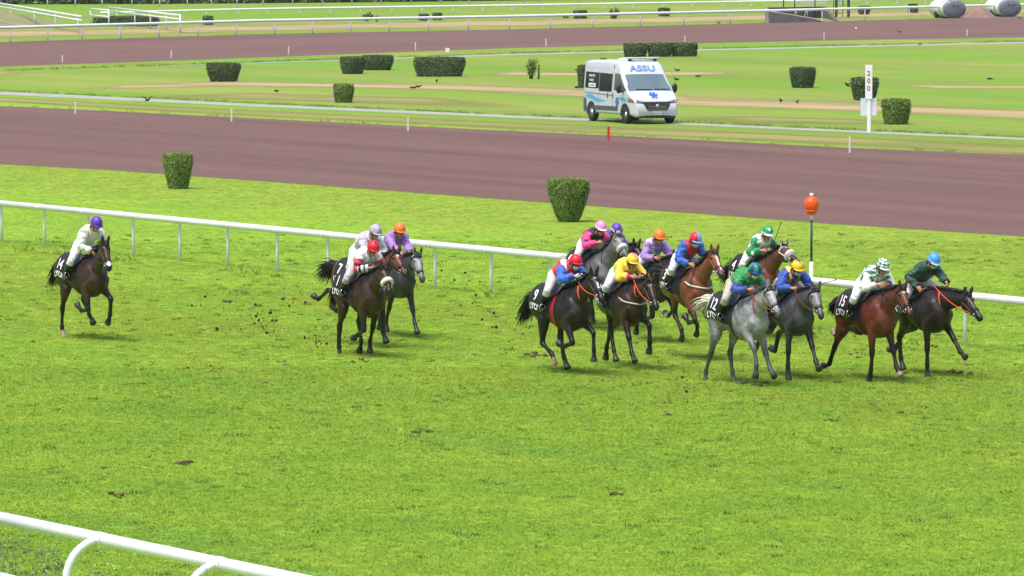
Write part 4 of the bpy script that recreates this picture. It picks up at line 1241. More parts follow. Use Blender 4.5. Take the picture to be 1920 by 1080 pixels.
def bush(base, wx, wy, h, taper, nleaf, ls, label, rz=0.0, m=None, seed=0, name='clipped_bush', z0=.0, cat='bush', round_=3.2, group='clipped bushes on the racecourse'):
    """tapered box bush: wx, wy half-widths at the top; narrower foot; leaves stand on its skin"""
    g = random.Random(seed); m = m or M_leaf
    def prof(t): return taper + (1 - taper) * min(1, (t / .78)) ** .75 if t < .78 else 1.0 - .04 * (t - .78) / .22
    def skin(t, a, k=1.0):
        c, s_ = math.cos(a), math.sin(a); rr = (abs(c) ** round_ + abs(s_) ** round_) ** (-1 / round_) * prof(t) * k
        wob = 1 + .035 * mnoise.noise(Vector((c * 2.2 + seed, s_ * 2.2, t * 3))) + .02 * mnoise.noise(Vector((c * 7 + seed, s_ * 7, t * 9)))
        return Vector((wx * c * rr * wob, wy * s_ * rr * wob, z0 + t * h))
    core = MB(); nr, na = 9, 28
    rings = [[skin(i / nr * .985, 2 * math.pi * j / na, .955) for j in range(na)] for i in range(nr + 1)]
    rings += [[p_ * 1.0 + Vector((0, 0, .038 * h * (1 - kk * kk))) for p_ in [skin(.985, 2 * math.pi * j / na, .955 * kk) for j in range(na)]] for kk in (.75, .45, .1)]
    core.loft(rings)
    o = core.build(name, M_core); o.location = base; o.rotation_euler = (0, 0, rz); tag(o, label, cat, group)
    fo = MB(); side = (wx + wy) * 2 * 2 * h; top = wx * wy * 4; ft = top / (side + top) * 1.25
    for i in range(nleaf):
        if g.random() < ft:
            a = g.uniform(0, 6.283); k = math.sqrt(g.random()); p = skin(1.0, a, k); p.z += g.uniform(-.025, .03) * h / 1.1 + .045 * h * (1 - k * k); nrm = Vector((g.gauss(0, .45), g.gauss(0, .45), 1))
        else:
            t = g.random(); a = g.uniform(0, 6.283); p = skin(t, a, g.uniform(.97, 1.03)); q = skin(t, a + .02) - skin(t, a - .02); nrm = q.cross(Vector((0, 0, 1))) ; nrm.normalize(); nrm += Vector((g.gauss(0, .5), g.gauss(0, .5), g.gauss(.25, .5)))
        nrm.normalize(); leaf(fo, p, nrm, ls * g.uniform(.65, 1.35), g)
    for i in range(nleaf // 60):                              # shoots past the clipped line
        a = g.uniform(0, 6.283); p = skin(1.0, a, math.sqrt(g.random())); L = h * g.uniform(.02, .07)
        for k in range(3): leaf(fo, p + Vector((g.gauss(0, .01), g.gauss(0, .01), L * (k + 1) / 3)), Vector((g.gauss(0, .6), g.gauss(0, .6), .6)).normalized(), ls * .8, g)
    fo.build('foliage', m, o, smooth=False)
    tr = MB(); tr.tube([(0, 0, -.05), (.01, 0, h * .12 + z0), (0, .01, h * .4)], [wx * taper * .22, wx * taper * .18, .03], 7); tr.build('trunk', M_bark, o)
    return o
def px_bush(x, y, wtop, wbot, hpx, nleaf, ls, label, sq=True, depth=None, rz=None, m=None, seed=0, **kw):
    s = pxm(y); w = wtop / s
    if sq: a = w / 1.14 / 2; wx = wy = a; r = YAW if rz is None else rz
    else: wx, wy, r = w / 2, (depth or .9) / 2, (0 if rz is None else rz)
    return bush(gp(x, y), wx, wy, hpx / s, wbot / wtop, nleaf, ls, label, r, m, seed, **kw)
px_bush(334, 354, 58, 34, 64, 5200, .024, 'narrow clipped bush on the verge beyond the rail, towards the left', seed=1)
px_bush(1066, 416, 82, 34, 78, 7500, .024, 'largest clipped bush, flat-topped, on the verge above the pink-clad jockey', seed=2)
px_bush(419, 153, 64, 44, 34, 2200, .045, 'dark clipped bush alone on the infield, split at its foot', False, 1.1, m=M_leaf_far, seed=3)
px_bush(661, 138.5, 49, 38, 31, 1700, .045, 'square clipped bush overlapping a wider one beside it', seed=4, m=M_leaf_far)
px_bush(708, 131.5, 60, 46, 27, 1800, .045, 'wider clipped bush half hidden behind a square one', False, 1.2, m=M_leaf_far, seed=5)
px_bush(824, 143.5, 97, 80, 35, 2800, .045, 'broad trough-shaped clipped hedge on the infield, two crows in front', False, 1.0, m=M_leaf_far, seed=6)
px_bush(644, 192.5, 41, 30, 34, 2400, .036, 'bright green clipped bush beside a short grey stake', seed=7)
px_bush(1093, 165, 22, 15, 41, 1200, .04, 'clipped bush mostly hidden behind the white ambulance', seed=8, m=M_leaf_far)
for k, (x, w) in enumerate(((1191, 44), (1237, 46), (1283, 50))):
    px_bush(x, 106.5 - k * .4, w, w * .86, 24.5, 1100, .06, ('first', 'middle', 'last')[k] + ' of three dark clipped bushes in a row behind the ambulance roof', False, 1.3, m=M_leaf_far, seed=20 + k)
px_bush(1505, 164.5, 51, 38, 37, 1900, .045, 'dark clipped bush standing by itself left of the 200 marker board', seed=9, m=M_leaf_far)
px_bush(1621, 188, 54, 36, 41, 2200, .045, 'clipped bush directly behind the 200 marker board', seed=10, m=M_leaf_far)
px_bush(1680, 233, 57, 42, 46, 3200, .034, 'glossy clipped bush on the path edge, just right of the 200 marker board', seed=11)
px_bush(390, 46.5, 20, 18, 16, 350, .09, 'small square far bush between two white rails, near the ramp fences', seed=12, m=M_leaf_far)
px_bush(250, 49, 96, 94, 18, 900, .09, 'long low box hedge below the ramp fences', False, 1.4, m=M_leaf_far, seed=13)
px_bush(188, 43, 26, 26, 9, 250, .09, 'low hedge stub partly behind the box hedge at the ramp', False, 1.2, m=M_leaf_far, seed=14)
px_bush(1088, 35, 26, 24, 15, 350, .09, 'small flat-topped far bush left of a rounder one', seed=15, m=M_leaf_far)
px_bush(1245, 30.5, 23, 20, 15, 350, .09, 'small square far bush right of the round one', seed=16, m=M_leaf_far)
px_bush(795, 39, 20, 18, 12, 300, .09, 'left one of a pair of tiny far bushes above the broad hedge', seed=17, m=M_leaf_far)
px_bush(820, 38, 18, 18, 13, 300, .09, 'right one of a pair of tiny far bushes above the broad hedge', seed=18, m=M_leaf_far)
px_bush(1620, 27, 25, 19, 15, 350, .09, 'far rounded bush beside the green ladder tower', seed=19, m=M_leaf_far)
px_bush(1712, 24, 19, 18, 16, 320, .09, 'far square bush just left of the water tanks', seed=31, m=M_leaf_far)
px_bush(1061, 34, 11, 10, 4, 120, .07, 'tiny low far bush peeping under the far white rail', seed=32, m=M_leaf_far)

def shrub(base, w, h, nstem, nleaf, ls, label, seed, m):
    g = random.Random(seed); o = empty('shrub', base); tag(o, label, 'shrub', 'loose shrubs'); fo = MB()
    stems = []
    for i in range(nstem):
        a = g.uniform(0, 6.28); top = Vector((math.cos(a) * w * g.uniform(.1, .9), math.sin(a) * w * g.uniform(.1, .9), h * g.uniform(.6, 1)))
        p0 = Vector((math.cos(a) * .06, math.sin(a) * .06, 0)); mid = lerp(p0, top, .5) + Vector((0, 0, h * .08)); st = MB(); st.tube([p0, mid, top], [.03, .02, .006], 5); st.build('stem', M_bark, o); stems.append((p0, mid, top))
    for i in range(nleaf):
        p0, mid, top = g.choice(stems); t = g.uniform(.25, 1.03); p = (1 - t) ** 2 * p0 + 2 * t * (1 - t) * mid + t * t * top
        p = p + Vector((g.gauss(0, w * .16), g.gauss(0, w * .16), g.gauss(0, h * .07))); leaf(fo, p, Vector((g.gauss(0, 1), g.gauss(0, 1), g.gauss(.4, 1))).normalized(), ls * g.uniform(.6, 1.3), g)
    fo.build('foliage', m, o, smooth=False)
shrub(gp(996, 148), .40, 1.02, 8, 900, .05, 'loose unclipped shrub on the infield left of the ambulance', 41, M_leaf)
shrub(gp(1011, 148), .14, .95, 3, 90, .04, 'thin twiggy sapling touching the loose infield shrub', 42, M_leaf_tan)
shrub(gp(1151, 36), .45, .95, 8, 500, .09, 'round pale far shrub between two square far bushes', 43, M_leaf_tan)
shrub(gp(688, 40), .55, .75, 6, 320, .09, 'ragged far shrub between the two back rails', 44, M_leaf_tan)
shrub(gp(706, 41), .2, .6, 4, 90, .07, 'thin ragged far shrub beside a bigger ragged one', 45, M_leaf_tan)

# the dark belt of trees behind everything
def tree_belt():
    g = random.Random(90); o = MB()
    P = [gp(-260, 9), gp(300, 8), gp(700, 4.5), gp(1100, -.5), gp(1500, -7), gp(2200, -20)]
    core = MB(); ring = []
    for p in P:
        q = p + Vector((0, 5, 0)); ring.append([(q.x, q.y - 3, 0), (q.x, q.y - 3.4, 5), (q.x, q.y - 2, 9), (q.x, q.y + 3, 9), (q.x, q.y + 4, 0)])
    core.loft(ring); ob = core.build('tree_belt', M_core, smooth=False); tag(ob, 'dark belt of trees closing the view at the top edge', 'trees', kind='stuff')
    for i in range(14000):
        k = g.uniform(0, len(P) - 1.001); a = int(k); p = lerp(P[a], P[a + 1], k - a); z = g.uniform(0, 9.5) if g.random() < .5 else g.uniform(0, 3)
        wob = 1.1 * mnoise.noise(Vector((p.x * .25, z * .3, 3)))
        leaf(o, (p.x, p.y + 1.6 + wob + g.gauss(0, .35), z), Vector((g.gauss(0, .6), -1, g.gauss(.3, .6))).normalized(), g.uniform(.16, .36), g)
    o.build('foliage', M_leaf_far, ob, smooth=False)
tree_belt()

# ------------------------------------------------------------------ small fittings of the course
M_wood_w = mat('white painted stake', srgb(214, 210, 204), .6, .06, 6)
M_red = mat('red paint', srgb(206, 36, 34), .5, .08, 6)
def stake(x, y, hpx, label, m=M_wood_w, w=.058, group='stakes along the sand tracks', tilt=0.0):
    s = pxm(y); h = hpx / s; mb = MB(); w2 = w / 2
    mb.loft([[(-w2, -w2 * .6, -.1), (w2, -w2 * .6, -.1), (w2, w2 * .6, -.1), (-w2, w2 * .6, -.1)], [(-w2, -w2 * .6, h * .96), (w2, -w2 * .6, h * .96), (w2, w2 * .6, h * .96), (-w2, w2 * .6, h * .96)],
             [(-w2 * .7, -w2 * .3, h), (w2 * .7, -w2 * .3, h), (w2 * .7, w2 * .3, h), (-w2 * .7, w2 * .3, h)]])
    o = mb.build('marker_stake', m, smooth=False); o.location = gp(x, y); o.rotation_euler = (0, tilt, YAW + 1.2); tag(o, label, 'stake', group)
for x, y, h, lb in ((141, 214, 23, 'leftmost white stake on the near sand track, below the pale path'), (434, 228, 24, 'white stake on the near sand track, second from the left'),
                    (765, 246, 26, 'white stake on the near sand track in the middle of the picture'), (1593, 287, 31, 'white stake on the near sand track below the 200 marker board')):
    stake(x, y, h, lb)
stake(1141, 265, 29, 'only red stake, at the edge of the near sand track below the ambulance', M_red, .085)
for k, (x, y) in enumerate(((117, 118), (321, 108.5), (541, 102), (779, 94.5), (1024, 87), (1284, 80.5), (1545, 74), (1813, 68))):
    stake(x, y, 15 if k < 5 else 13.5, ('first', 'second', 'third', 'fourth', 'fifth', 'sixth', 'seventh', 'eighth')[k] + ' thin white stake from the left along the far sand track', w=.06, tilt=(-.06 if k == 4 else 0))
M_grey_st = mat('grey stake', srgb(168, 166, 160), .8, .1, 6)
stake(623.5, 193, 27, 'short grey stake against the bright green bush on the infield', M_grey_st, .06, None)
q = MB(); q.tube([(0, 0, 0), (0, 0, .38)], .03, 8); o = q.build('sign_post', M_grey_st); o.location = gp(839, 107); tag(o, 'small pale plaque on a stub behind the broad hedge', 'sign')
q = MB(); q.box((0, -.03, .42), (.12, .015, .13)); q.build('plaque', M_wood_w, o, smooth=False)

def marker_board():
    s = pxm(248); o = empty('distance_marker', gp(1629, 248), .0); tag(o, 'tall white distance marker with red number 200 beside the pale path', 'marker')
    M_b = mat('white board', srgb(226, 228, 232), .5, .05, 3)
    mb = MB(); mb.box((0, .03, .66), (.065, .03, .70)); mb.build('post', M_b, o, smooth=False)
    mb = MB(); mb.box((-.01, -.005, 1.95), (.135, .02, .66)); up = mb.build('number_board', M_b, o, smooth=False)
    mb = MB(); mb.box((-.01, .075, .98), (.31, .012, .335)); mb.build('back_plate', mat('pale plate', srgb(205, 210, 220), .45, .05, 3), o, smooth=False)
    M_dig = mat('red figures', srgb(186, 40, 52), .6, .05)
    for k, ch in enumerate('200'):
        v, f = text_mesh(ch, .27, .006); d = MB(); v = v - np.array((v[:, 0].mean() * 0 + (v[:, 0].max() + v[:, 0].min()) / 2, 0, 0))
        d.add([(-.012 + p[0], -.030, 2.19 - k * .292 + p[1] * 1.0) for p in v], f); d.build('figure', M_dig, up, smooth=False)
marker_board()
def orange_ball():
    o = empty('marker_post', gp(1521, 618)); tag(o, 'tall green and white pole topped by an orange ball, behind the rail', 'pole')
    M_o = mat('orange plastic', srgb(232, 84, 28), .35, .06, 4); M_g = mat('dark green paint', srgb(30, 66, 52), .5, .1, 4); s = pxm(618)
    z = lambda y: (618 - y) / s
    mb = MB(); mb.tube([(0, 0, 0), (0, 0, z(490))], .044, 12); mb.build('sleeve', mat('grey white sleeve', srgb(196, 196, 194), .6, .12, 9), o)
    mb = MB(); mb.tube([(0, 0, z(491)), (0, 0, z(410))], .024, 10); mb.build('pole', M_g, o)
    mb = MB(); mb.tube([(0, 0, z(412)), (0, 0, z(400))], .037, 10); mb.build('collar', M_wood_w, o)
    zb, zt = z(401.5), z(367.5); prof = [(0, .07), (.06, .10), (.18, .125), (.24, .128), (.25, .122), (.27, .130), (.45, .145), (.62, .149), (.75, .142), (.79, .136), (.80, .130), (.82, .132), (.90, .105), (.97, .06), (1, .03)]
    rings = [[(r * math.cos(a), r * math.sin(a), lerp(zb, zt, t)) for a in np.linspace(0, 2 * math.pi, 24, endpoint=False)] for t, r in prof]
    mb = MB(); mb.loft(rings); mb.build('ball', M_o, o)
    mb = MB(); mb.tube([(0, 0, z(368)), (0, 0, z(361.5))], .037, 10); mb.build('cap', M_wood_w, o)
orange_ball()

# ------------------------------------------------------------------ crows
M_crow = mat('crow feathers', srgb(26, 25, 28), .5, .25, 20)
M_crow2 = mat('grey-backed crow', srgb(92, 92, 100), .6, .2, 20)
def crow(x, y, rz, label, k=1.0, m=None, peck=0.0, fly=0.0, z=0.0):
    o = empty('crow', gp(x, y) + Vector((0, 0, z)), rz); o.scale = (k, k, k); tag(o, label, 'crow', 'crows on the grass')
    mb = MB(); pts = []; a = .35 - peck
    body = [(-.30, .15, .018, .03), (-.20, .165, .03, .045), (-.10, .185, .065, .06), (0, .21, .085, .075), (.09, .235 - peck * .05, .078, .066), (.15, .27 - peck * .12, .052, .048), (.19, .305 - peck * .2, .046, .042), (.235, .315 - peck * .25, .040, .034), (.265, .31 - peck * .27, .018, .018)]
    mb.loft([ring_at(np.array((p[0], 0, p[1])), np.array((0, 1., 0)), np.array((-.3, 0, .95)), p[2], p[3], 10) for p in body]); mb.build('body', m or M_crow, o)
    mb = MB(); mb.tube([(.255, 0, .31 - peck * .27), (.33, 0, .295 - peck * .30)], [.016, .003], 6); mb.build('beak', M_crow, o)
    for sg in (-1, 1):
        if not fly:
            mb = MB(); mb.tube([(0, sg * .035, .15), (.01, sg * .035, .06), (.005, sg * .035, 0), (.05, sg * .04, .004)], [.014, .008, .008, .006], 5); mb.build('leg', M_crow, o)
        mb = MB()
        if fly: mb.loft([[(.08, sg * .05, .24), (-.10, sg * .05, .23), (-.10, sg * .05, .225), (.08, sg * .05, .23)], [(.10, sg * .25, .24 + fly * .6), (-.12, sg * .25, .23 + fly * .6), (-.12, sg * .25, .225 + fly * .6), (.10, sg * .25, .232 + fly * .6)], [(.02, sg * .48, .24 + fly * 1.0), (-.14, sg * .46, .23 + fly), (-.14, sg * .46, .226 + fly), (.02, sg * .48, .234 + fly)]])
        else: mb.ell((-.07, sg * .066, .205), (.19, .022, .06), Matrix.Rotation(.18, 3, 'Y'), 8, 6)
        mb.build('wing', M_crow, o)
for i, (x, y, rz, lb, kw) in enumerate((
        (773, 168.5, 2.8, 'left one of two crows feeding together below the broad hedge', dict(peck=.55)), (785, 167, .3, 'right one of two crows feeding together below the broad hedge', dict(peck=.1)),
        (819, 156, -1.4, 'single crow close under the broad infield hedge', {}), (1083, 168, .7, 'crow standing on the grass at the tail of the ambulance', dict(peck=-.1)),
        (1082.5, 136.5, 2.6, 'crow behind the ambulance, level with its roof', {}), (1267.5, 153, -2.6, 'crow on the grass just right of the ambulance mirror', {}),
        (1310, 147, -.4, 'farthest right of the three crows beside the ambulance', dict(peck=.2)), (1269, 135.5, 2.9, 'upper one of the crows beside the ambulance roof', {}),
        (1464, 194, -1.9, 'left one of two crows upright on the scorched strip', dict(peck=-.2)), (1495, 196, -1.3, 'right one of two crows upright on the scorched strip', dict(m=M_crow2, peck=-.15)),
        (1590, 170, 2.5, 'crow fluttering beside the bush behind the 200 marker', dict(fly=.22, z=.12)), (1857, 152, .2, 'crow crouching on the open grass at far right', dict(peck=.6)),
        (1686, 62.5, 2.9, 'crow walking on the far sand track', dict(peck=.2)), (1724, 86, 2.9, 'crow at the edge of the far path', dict(peck=.2)), (519, 175, 1, 'lone crow crouched far left on the infield', dict(peck=.6)),
        (1348, 45.5, .4, 'crow under the far rail by the concrete ramp', {}), (1911, 36, 2.9, 'crow beside the right-hand water tank', dict(peck=.2)))):
    crow(x, y, rz, lb, .62 if y > 120 else .58, **kw)
crow(277, 204, -.8, 'crow flying low over the near sand verge at left', .6, fly=.25, z=.25)
q = MB(); q.ell((0, 0, .06), (.1, .07, .07)); o = q.build('white_ball', M_wood_w); o.location = gp(1605, 54); tag(o, 'small white lump lying on the far sand track', 'litter')

# ------------------------------------------------------------------ far works at the right: ramp, tower, tanks
M_conc = mat('weathered concrete', srgb(142, 138, 132), .9, .2, .9, bump=.2)
M_steel = mat('galvanised steel', srgb(150, 152, 156), .5, .1, 3, metal=.3)
M_green = mat('dark green steel', srgb(34, 62, 58), .5, .15, 3)
M_board = mat('grey boards', srgb(176, 170, 162), .85, .15, 3)
def prism(mb, A, B, zA, zB, th):
    """upright slab from A to B on the ground with its own top heights"""
    A, B = Vector(A), Vector(B); n = Vector((-(B - A).y, (B - A).x, 0)).normalized() * th
    mb.add([A - n, B - n, B + n, A + n, A - n + Vector((0, 0, zA)), B - n + Vector((0, 0, zB)), B + n + Vector((0, 0, zB)), A + n + Vector((0, 0, zA))], [(0, 1, 5, 4), (1, 2, 6, 5), (2, 3, 7, 6), (3, 0, 4, 7), (4, 5, 6, 7), (3, 2, 1, 0)])
def works():
    s = pxm(42)
    o = empty('loading_ramp', gp(1440, 43.2)); b = gp(1440, 43.2); tag(o, 'concrete loading ramp with steel frame behind the far rail', 'ramp')
    L = lambda x, y: gp(x, y) - b
    mb = MB(); prism(mb, L(1438.5, 43.3), L(1540, 40.6), .92, .10, .12); mb.build('front_wall', M_conc, o, smooth=False)
    mb = MB(); prism(mb, L(1437, 43.3), L(1437.5, 36.0), .95, .9, .12); mb.build('end_wall', M_conc, o, smooth=False)
    mb = MB(); prism(mb, L(1440, 35.5), L(1545, 33.5), .95, .95, .15); prism(mb, L(1545, 33.4), L(1568, 39.2), .95, .05, .15); mb.build('back_wall', mat('dark concrete', srgb(84, 82, 80), .95, .2, 1.2), o, smooth=False)
    mb = MB(); p0, p1 = L(1438, 43.6) + Vector((0, 0, .98)), L(1541, 40.8) + Vector((0, 0, .14)); mb.tube([p0, p1, p1 + Vector((.3, 0, -.02))], .045, 8); mb.build('coping', M_board, o)
    mb = MB(); mb.loft([ring_at(np.array(L(x, 40.8)) + np.array((0, 0, z)), np.array((0, 1., 0)), np.array((0, 0, 1.)), .3, h, 10) for x, z, h in ((1517, .1, .02), (1522, .12, .09), (1531, .13, .1), (1540, .1, .06), (1543.5, .08, .015))]); mb.build('tarpaulin', M_wood_w, o)
    for x0, x1 in ((1486, 1493), (1505, 1513)):
        mb = MB(); mb.tube([L(x0, 38.5), L(x1, 38.5) + Vector((0, 0, .9))], .035, 6); mb.tube([L(x1 + 1, 38.5), L(x1 + 1, 38.5) + Vector((0, 0, .95))], .03, 6); mb.build('brace', M_steel, o)
    mb = MB(); p = L(1515, 33) ; mb.box(p + Vector((0, 0, 1.25)), (1.55, .9, .07), Matrix.Rotation(.06, 3, 'Y')); mb.build('platform', M_board, o, smooth=False)
    for x in (1469, 1490, 1528):
        mb = MB(); mb.tube([L(x, 34), L(x, 34) + Vector((0, 0, 3.2))], .045, 6); mb.build('mast', M_green, o)
    mb = MB()
    for z in (1.75, 2.3): mb.tube([L(1469, 34) + Vector((0, 0, z)), L(1528, 34) + Vector((0, 0, z))], .025, 6)
    mb.build('handrail', M_steel, o)
    t = empty('ladder_tower', gp(1567, 33.2)); b2 = gp(1567, 33.2); tag(t, 'green steel tower with a ladder, legs cut by the top edge', 'tower'); K = lambda x, y: gp(x, y) - b2
    for x, y in ((1567, 33.2), (1590, 33), (1569, 31.2), (1592, 31)):
        mb = MB(); mb.box(K(x, y) + Vector((0, 0, 2.6)), (.075, .075, 2.6)); mb.build('leg', M_green, t, smooth=False)
    for x in (1562, 1580):
        mb = MB(); mb.tube([K(x, 32.4), K(x + 2, 32.2) + Vector((0, 0, 3.4))], .03, 6); mb.build('ladder_rail', M_green, t)
    for k in range(9):
        mb = MB(); mb.tube([K(1562.3, 32.4) + Vector((0, 0, .32 + .36 * k)), K(1580.3, 32.4) + Vector((0, 0, .32 + .36 * k))], .022, 6); mb.build('rung', M_green, t)
    for x0, z0, x1, z1 in ((1550, 1.25, 1567, 1.75), (1567, 1.9, 1584, 1.0)):
        mb = MB(); mb.tube([K(x0, 33) + Vector((0, 0, z0)), K(x1, 33) + Vector((0, 0, z1))], .035, 6); mb.build('brace', M_board, t)
    mb = MB(); mb.box(K(1580, 32) + Vector((0, 0, 4.2)), (.9, .9, .06)); mb.build('deck', M_board, t, smooth=False)
    # two water tanks on wheels, lying end-on
    M_tank = mat('white tank paint', srgb(206, 208, 212), .4, .08, 1.2); M_tend = mat('grey tank end', srgb(98, 106, 114), .45, .1, 1.5)
    for k, (x, y, lb) in enumerate(((1789, 34.5, 'left one of two white water tanks with a grey round end'), (1893, 31.8, 'right one of two white water tanks with a grey round end'))):
        c = gp(x, y); T = empty('water_tank', c, 1.78); tag(T, lb, 'tank', 'water tanks beyond the far rail')
        rx, rz, zc, Ln = 1.0, .76, .78, 4.2
        E = lambda xx, kx, kz: [np.array((xx, rx * kx * math.cos(a), zc + rz * kz * math.sin(a))) for a in np.linspace(0, 2 * math.pi, 28, endpoint=False)]
        mb = MB(); mb.loft([E(.0, .98, .98), E(.02, 1, 1), E(Ln, 1, 1), E(Ln + .18, .8, .8)]); mb.build('barrel', M_tank, T)
        mb = MB(); mb.loft([E(-.004, .97, .97), E(-.05, .95, .95), E(-.13, .75, .75), E(-.17, .4, .4)]); mb.build('end_plate', M_tend, T)
        for xx in (.03, 1.1):
            mb = MB(); mb.tube(E(xx, 1.02, 1.02), .03, 6, closed=True); mb.build('hoop', M_tend, T)
        mb = MB(); mb.tube([(.9, 0, zc + rz - .02), (.9, 0, zc + rz + .18)], [.26, .22], 14); mb.build('hatch', M_tend, T)
        for yy in (-.3, .1): 
            mb = MB(); mb.box((-.15, yy, zc + .25), (.05, .08, .05)); mb.build('valve', M_green, T, smooth=False)
        for sg in (-1, 1):
            mb = MB(); mb.tube([(2.4, sg * .72, .36), (2.4, sg * .95, .36)], .36, 16); mb.build('wheel', mat('tyre rubber', (.02, .02, .02), .8, .2), T)
    c = gp(1835, 33.6); mb = MB(); vs = []; fs = []; nu = 20
    for i in range(6):
        for j in range(nu):
            r = 1 - i / 5; a = 2 * math.pi * j / nu; vs.append((1.7 * r * math.cos(a), 1.6 * r * math.sin(a) + 1.4, .95 * (1 - r ** 1.6) * (1 + .1 * mnoise.noise(Vector((i, j, 0)))) - .02))
    for i in range(5):
        for j in range(nu): fs.append((i * nu + j, i * nu + (j + 1) % nu, (i + 1) * nu + (j + 1) % nu, (i + 1) * nu + j))
    mb.add(vs, fs); o = mb.build('soil_heap', mat('bare soil', srgb(128, 104, 92), 1, .25, 2)); o.location = c; tag(o, 'heap of brown soil between the two water tanks', 'heap')
works()
# ------------------------------------------------------------------ ambulance
def make_van():
    M_paint = mat('white van paint', srgb(188, 192, 200), .28, .03, 1.2)
    M_black = mat('black trim plastic', srgb(30, 31, 33), .5, .15, 5); M_dark = mat('dark cabin trim', srgb(40, 40, 42), .8, .15, 4)
    M_tint = mat('tinted side glass', srgb(24, 29, 34), .08, .1, 1); M_grey = mat('grey lower trim', srgb(74, 78, 82), .6, .1, 4)
    M_blue = mat('blue print', srgb(40, 104, 190), .45, .05, 3); M_lblue = mat('light blue print', srgb(70, 164, 216), .45, .08, 3); M_pale = mat('pale blue lettering', srgb(96, 134, 190), .45, .05, 3)
    M_tyre = mat('tyre rubber', (.018, .018, .018), .85, .2, 8); M_rim = mat('wheel rim', srgb(176, 178, 182), .3, .1, 6, metal=.7)
    M_lens = mat('headlamp', srgb(132, 136, 142), .12, .1, 10, metal=.35); M_amber = mat('amber lens', srgb(214, 128, 60), .2, .05)
    m, nt, b = nodes_of('windscreen glass')
    tr = N(nt, 'ShaderNodeBsdfTransparent'); tr.inputs[0].default_value = (.55, .62, .60, 1); gl = N(nt, 'ShaderNodeBsdfGlossy'); gl.inputs['Roughness'].default_value = .03; gl.inputs['Color'].default_value = (.72, .86, .76, 1)
    fr = N(nt, 'ShaderNodeFresnel'); fr.inputs[0].default_value = 1.55; mr = N(nt, 'ShaderNodeMath', operation='MULTIPLY_ADD'); mr.inputs[1].default_value = .7; mr.inputs[2].default_value = .01; nt.links.new(fr.outputs[0], mr.inputs[0])
    mx = N(nt, 'ShaderNodeMixShader'); nt.links.new(mr.outputs[0], mx.inputs[0]); nt.links.new(tr.outputs[0], mx.inputs[1]); nt.links.new(gl.outputs[0], mx.inputs[2]); nt.links.new(mx.outputs[0], nt.nodes['Material Output'].inputs['Surface'])
    M_glass = m
    van = empty('ambulance', (0, 0, 0)); tag(van, 'white high-roofed ambulance with blue lettering driving on the pale path', 'van')
    #        x      zb    zt    hw
    ST = [(-2.70, .42, 2.20, .90), (-2.67, .36, 2.36, .965), (-2.58, .34, 2.45, 1.0), (-2.2, .34, 2.49, 1.02), (-1.0, .34, 2.51, 1.025), (.0, .34, 2.51, 1.025), (.62, .34, 2.50, 1.025),
          (.85, .34, 2.46, 1.025), (1.05, .34, 2.33, 1.025), (1.22, .34, 2.12, 1.025), (1.33, .34, 1.97, 1.025), (1.5, .34, 1.80, 1.025), (1.68, .34, 1.625, 1.025), (1.84, .34, 1.465, 1.025), (1.99, .34, 1.315, 1.025),
          (2.06, .34, 1.265, 1.02), (2.2, .33, 1.20, 1.01), (2.36, .30, 1.10, .985), (2.48, .28, 1.0, .955), (2.57, .27, .90, .92), (2.64, .27, .78, .875), (2.68, .29, .66, .82)]
    def hwz(hw, z): return hw * (1 - .105 * max(0, (z - 1.15) / 1.35) ** 1.4)
    LV = [.45, .7, 1.0, 1.25]
    def section(st):
        x, zb, zt, hw = st; r = .13 if zt > 1.5 else .07
        zs = [min(l, zt - r - .01 * (5 - i)) for i, l in enumerate(LV)]
        za = max(1.32, 0) if zt - r > 1.36 else zt - r - .008
        zc = zt - r
        zs += [lerp(za, min(zc - .02, 2.03), f) for f in (0, .5, .97)] if zt - r > 1.36 else [zt - r - .008, zt - r - .005, zt - r - .003]
        pts = [(0, zb), (hw * .55, zb), (hw * .93, zb + .01), (hw * .995, zb + .06)]
        pts += [(hwz(hw, z), z) for z in zs] + [(hwz(hw, zc), zc)]
        w = hwz(hw, zc)
        for a in (30, 60): pts.append((w - r * 1.05 * (1 - math.cos(R(a))), zc + r * math.sin(R(a)) * .98))
        pts += [(w - r * 1.1, zt), (w * .55, zt + .012), (0, zt + .018)]
        return pts
    half = [section(s) for s in ST]; nh = len(half[0])
    rings = []
    for s, h in zip(ST, half):
        rings.append([np.array((s[0], -p[0], p[1])) for p in h] + [np.array((s[0], p[0], p[1])) for p in h[-2:0:-1]])
    n = len(rings[0]); iw0, iw1 = 10, 14             # windscreen stations
    mb = MB(); vs = [p for r in rings for p in r]; fs = []; gl_f = []; side_f = []
    top0, top1 = nh - 3, n - (nh - 3)                # from roof edge to roof edge over the top
    for i in range(len(rings) - 1):
        for j in range(n):
            k = (j + 1) % n; q = (i * n + j, i * n + k, (i + 1) * n + k, (i + 1) * n + j)
            jm = j if j < nh - 1 else n - 1 - j      # mirrored index
            if iw0 <= i < iw1 and nh - 3 <= jm <= nh - 2: gl_f.append(q)
            elif 6 <= i < 13 and jm in (8, 9): side_f.append(q)
            else: fs.append(q)
    fs.append(tuple(range(n - 1, -1, -1)))
    nose = (len(rings) - 1) * n; fs.append(tuple(range(nose, nose + n)))
    mb.add(vs, fs); body = mb.build('body', M_paint, van)
    def pane(fl, name, m, parent=van):
        q = MB(); used = sorted({i for f in fl for i in f}); ix = {u: k for k, u in enumerate(used)}
        q.add([vs[u] for u in used], [tuple(ix[u] for u in f) for f in fl]); return q.build(name, m, parent)
    pane(gl_f, 'windscreen', M_glass)
    for sg in (-1, 1): pane([f for f in side_f if sg * sum(vs[u][1] for u in f) > 0], 'cab_window', M_glass)
    # surface helpers: a point of the side / of the bonnet and forehead
    def zt_at(x): return float(np.interp(x, [s[0] for s in ST], [s[2] for s in ST]))
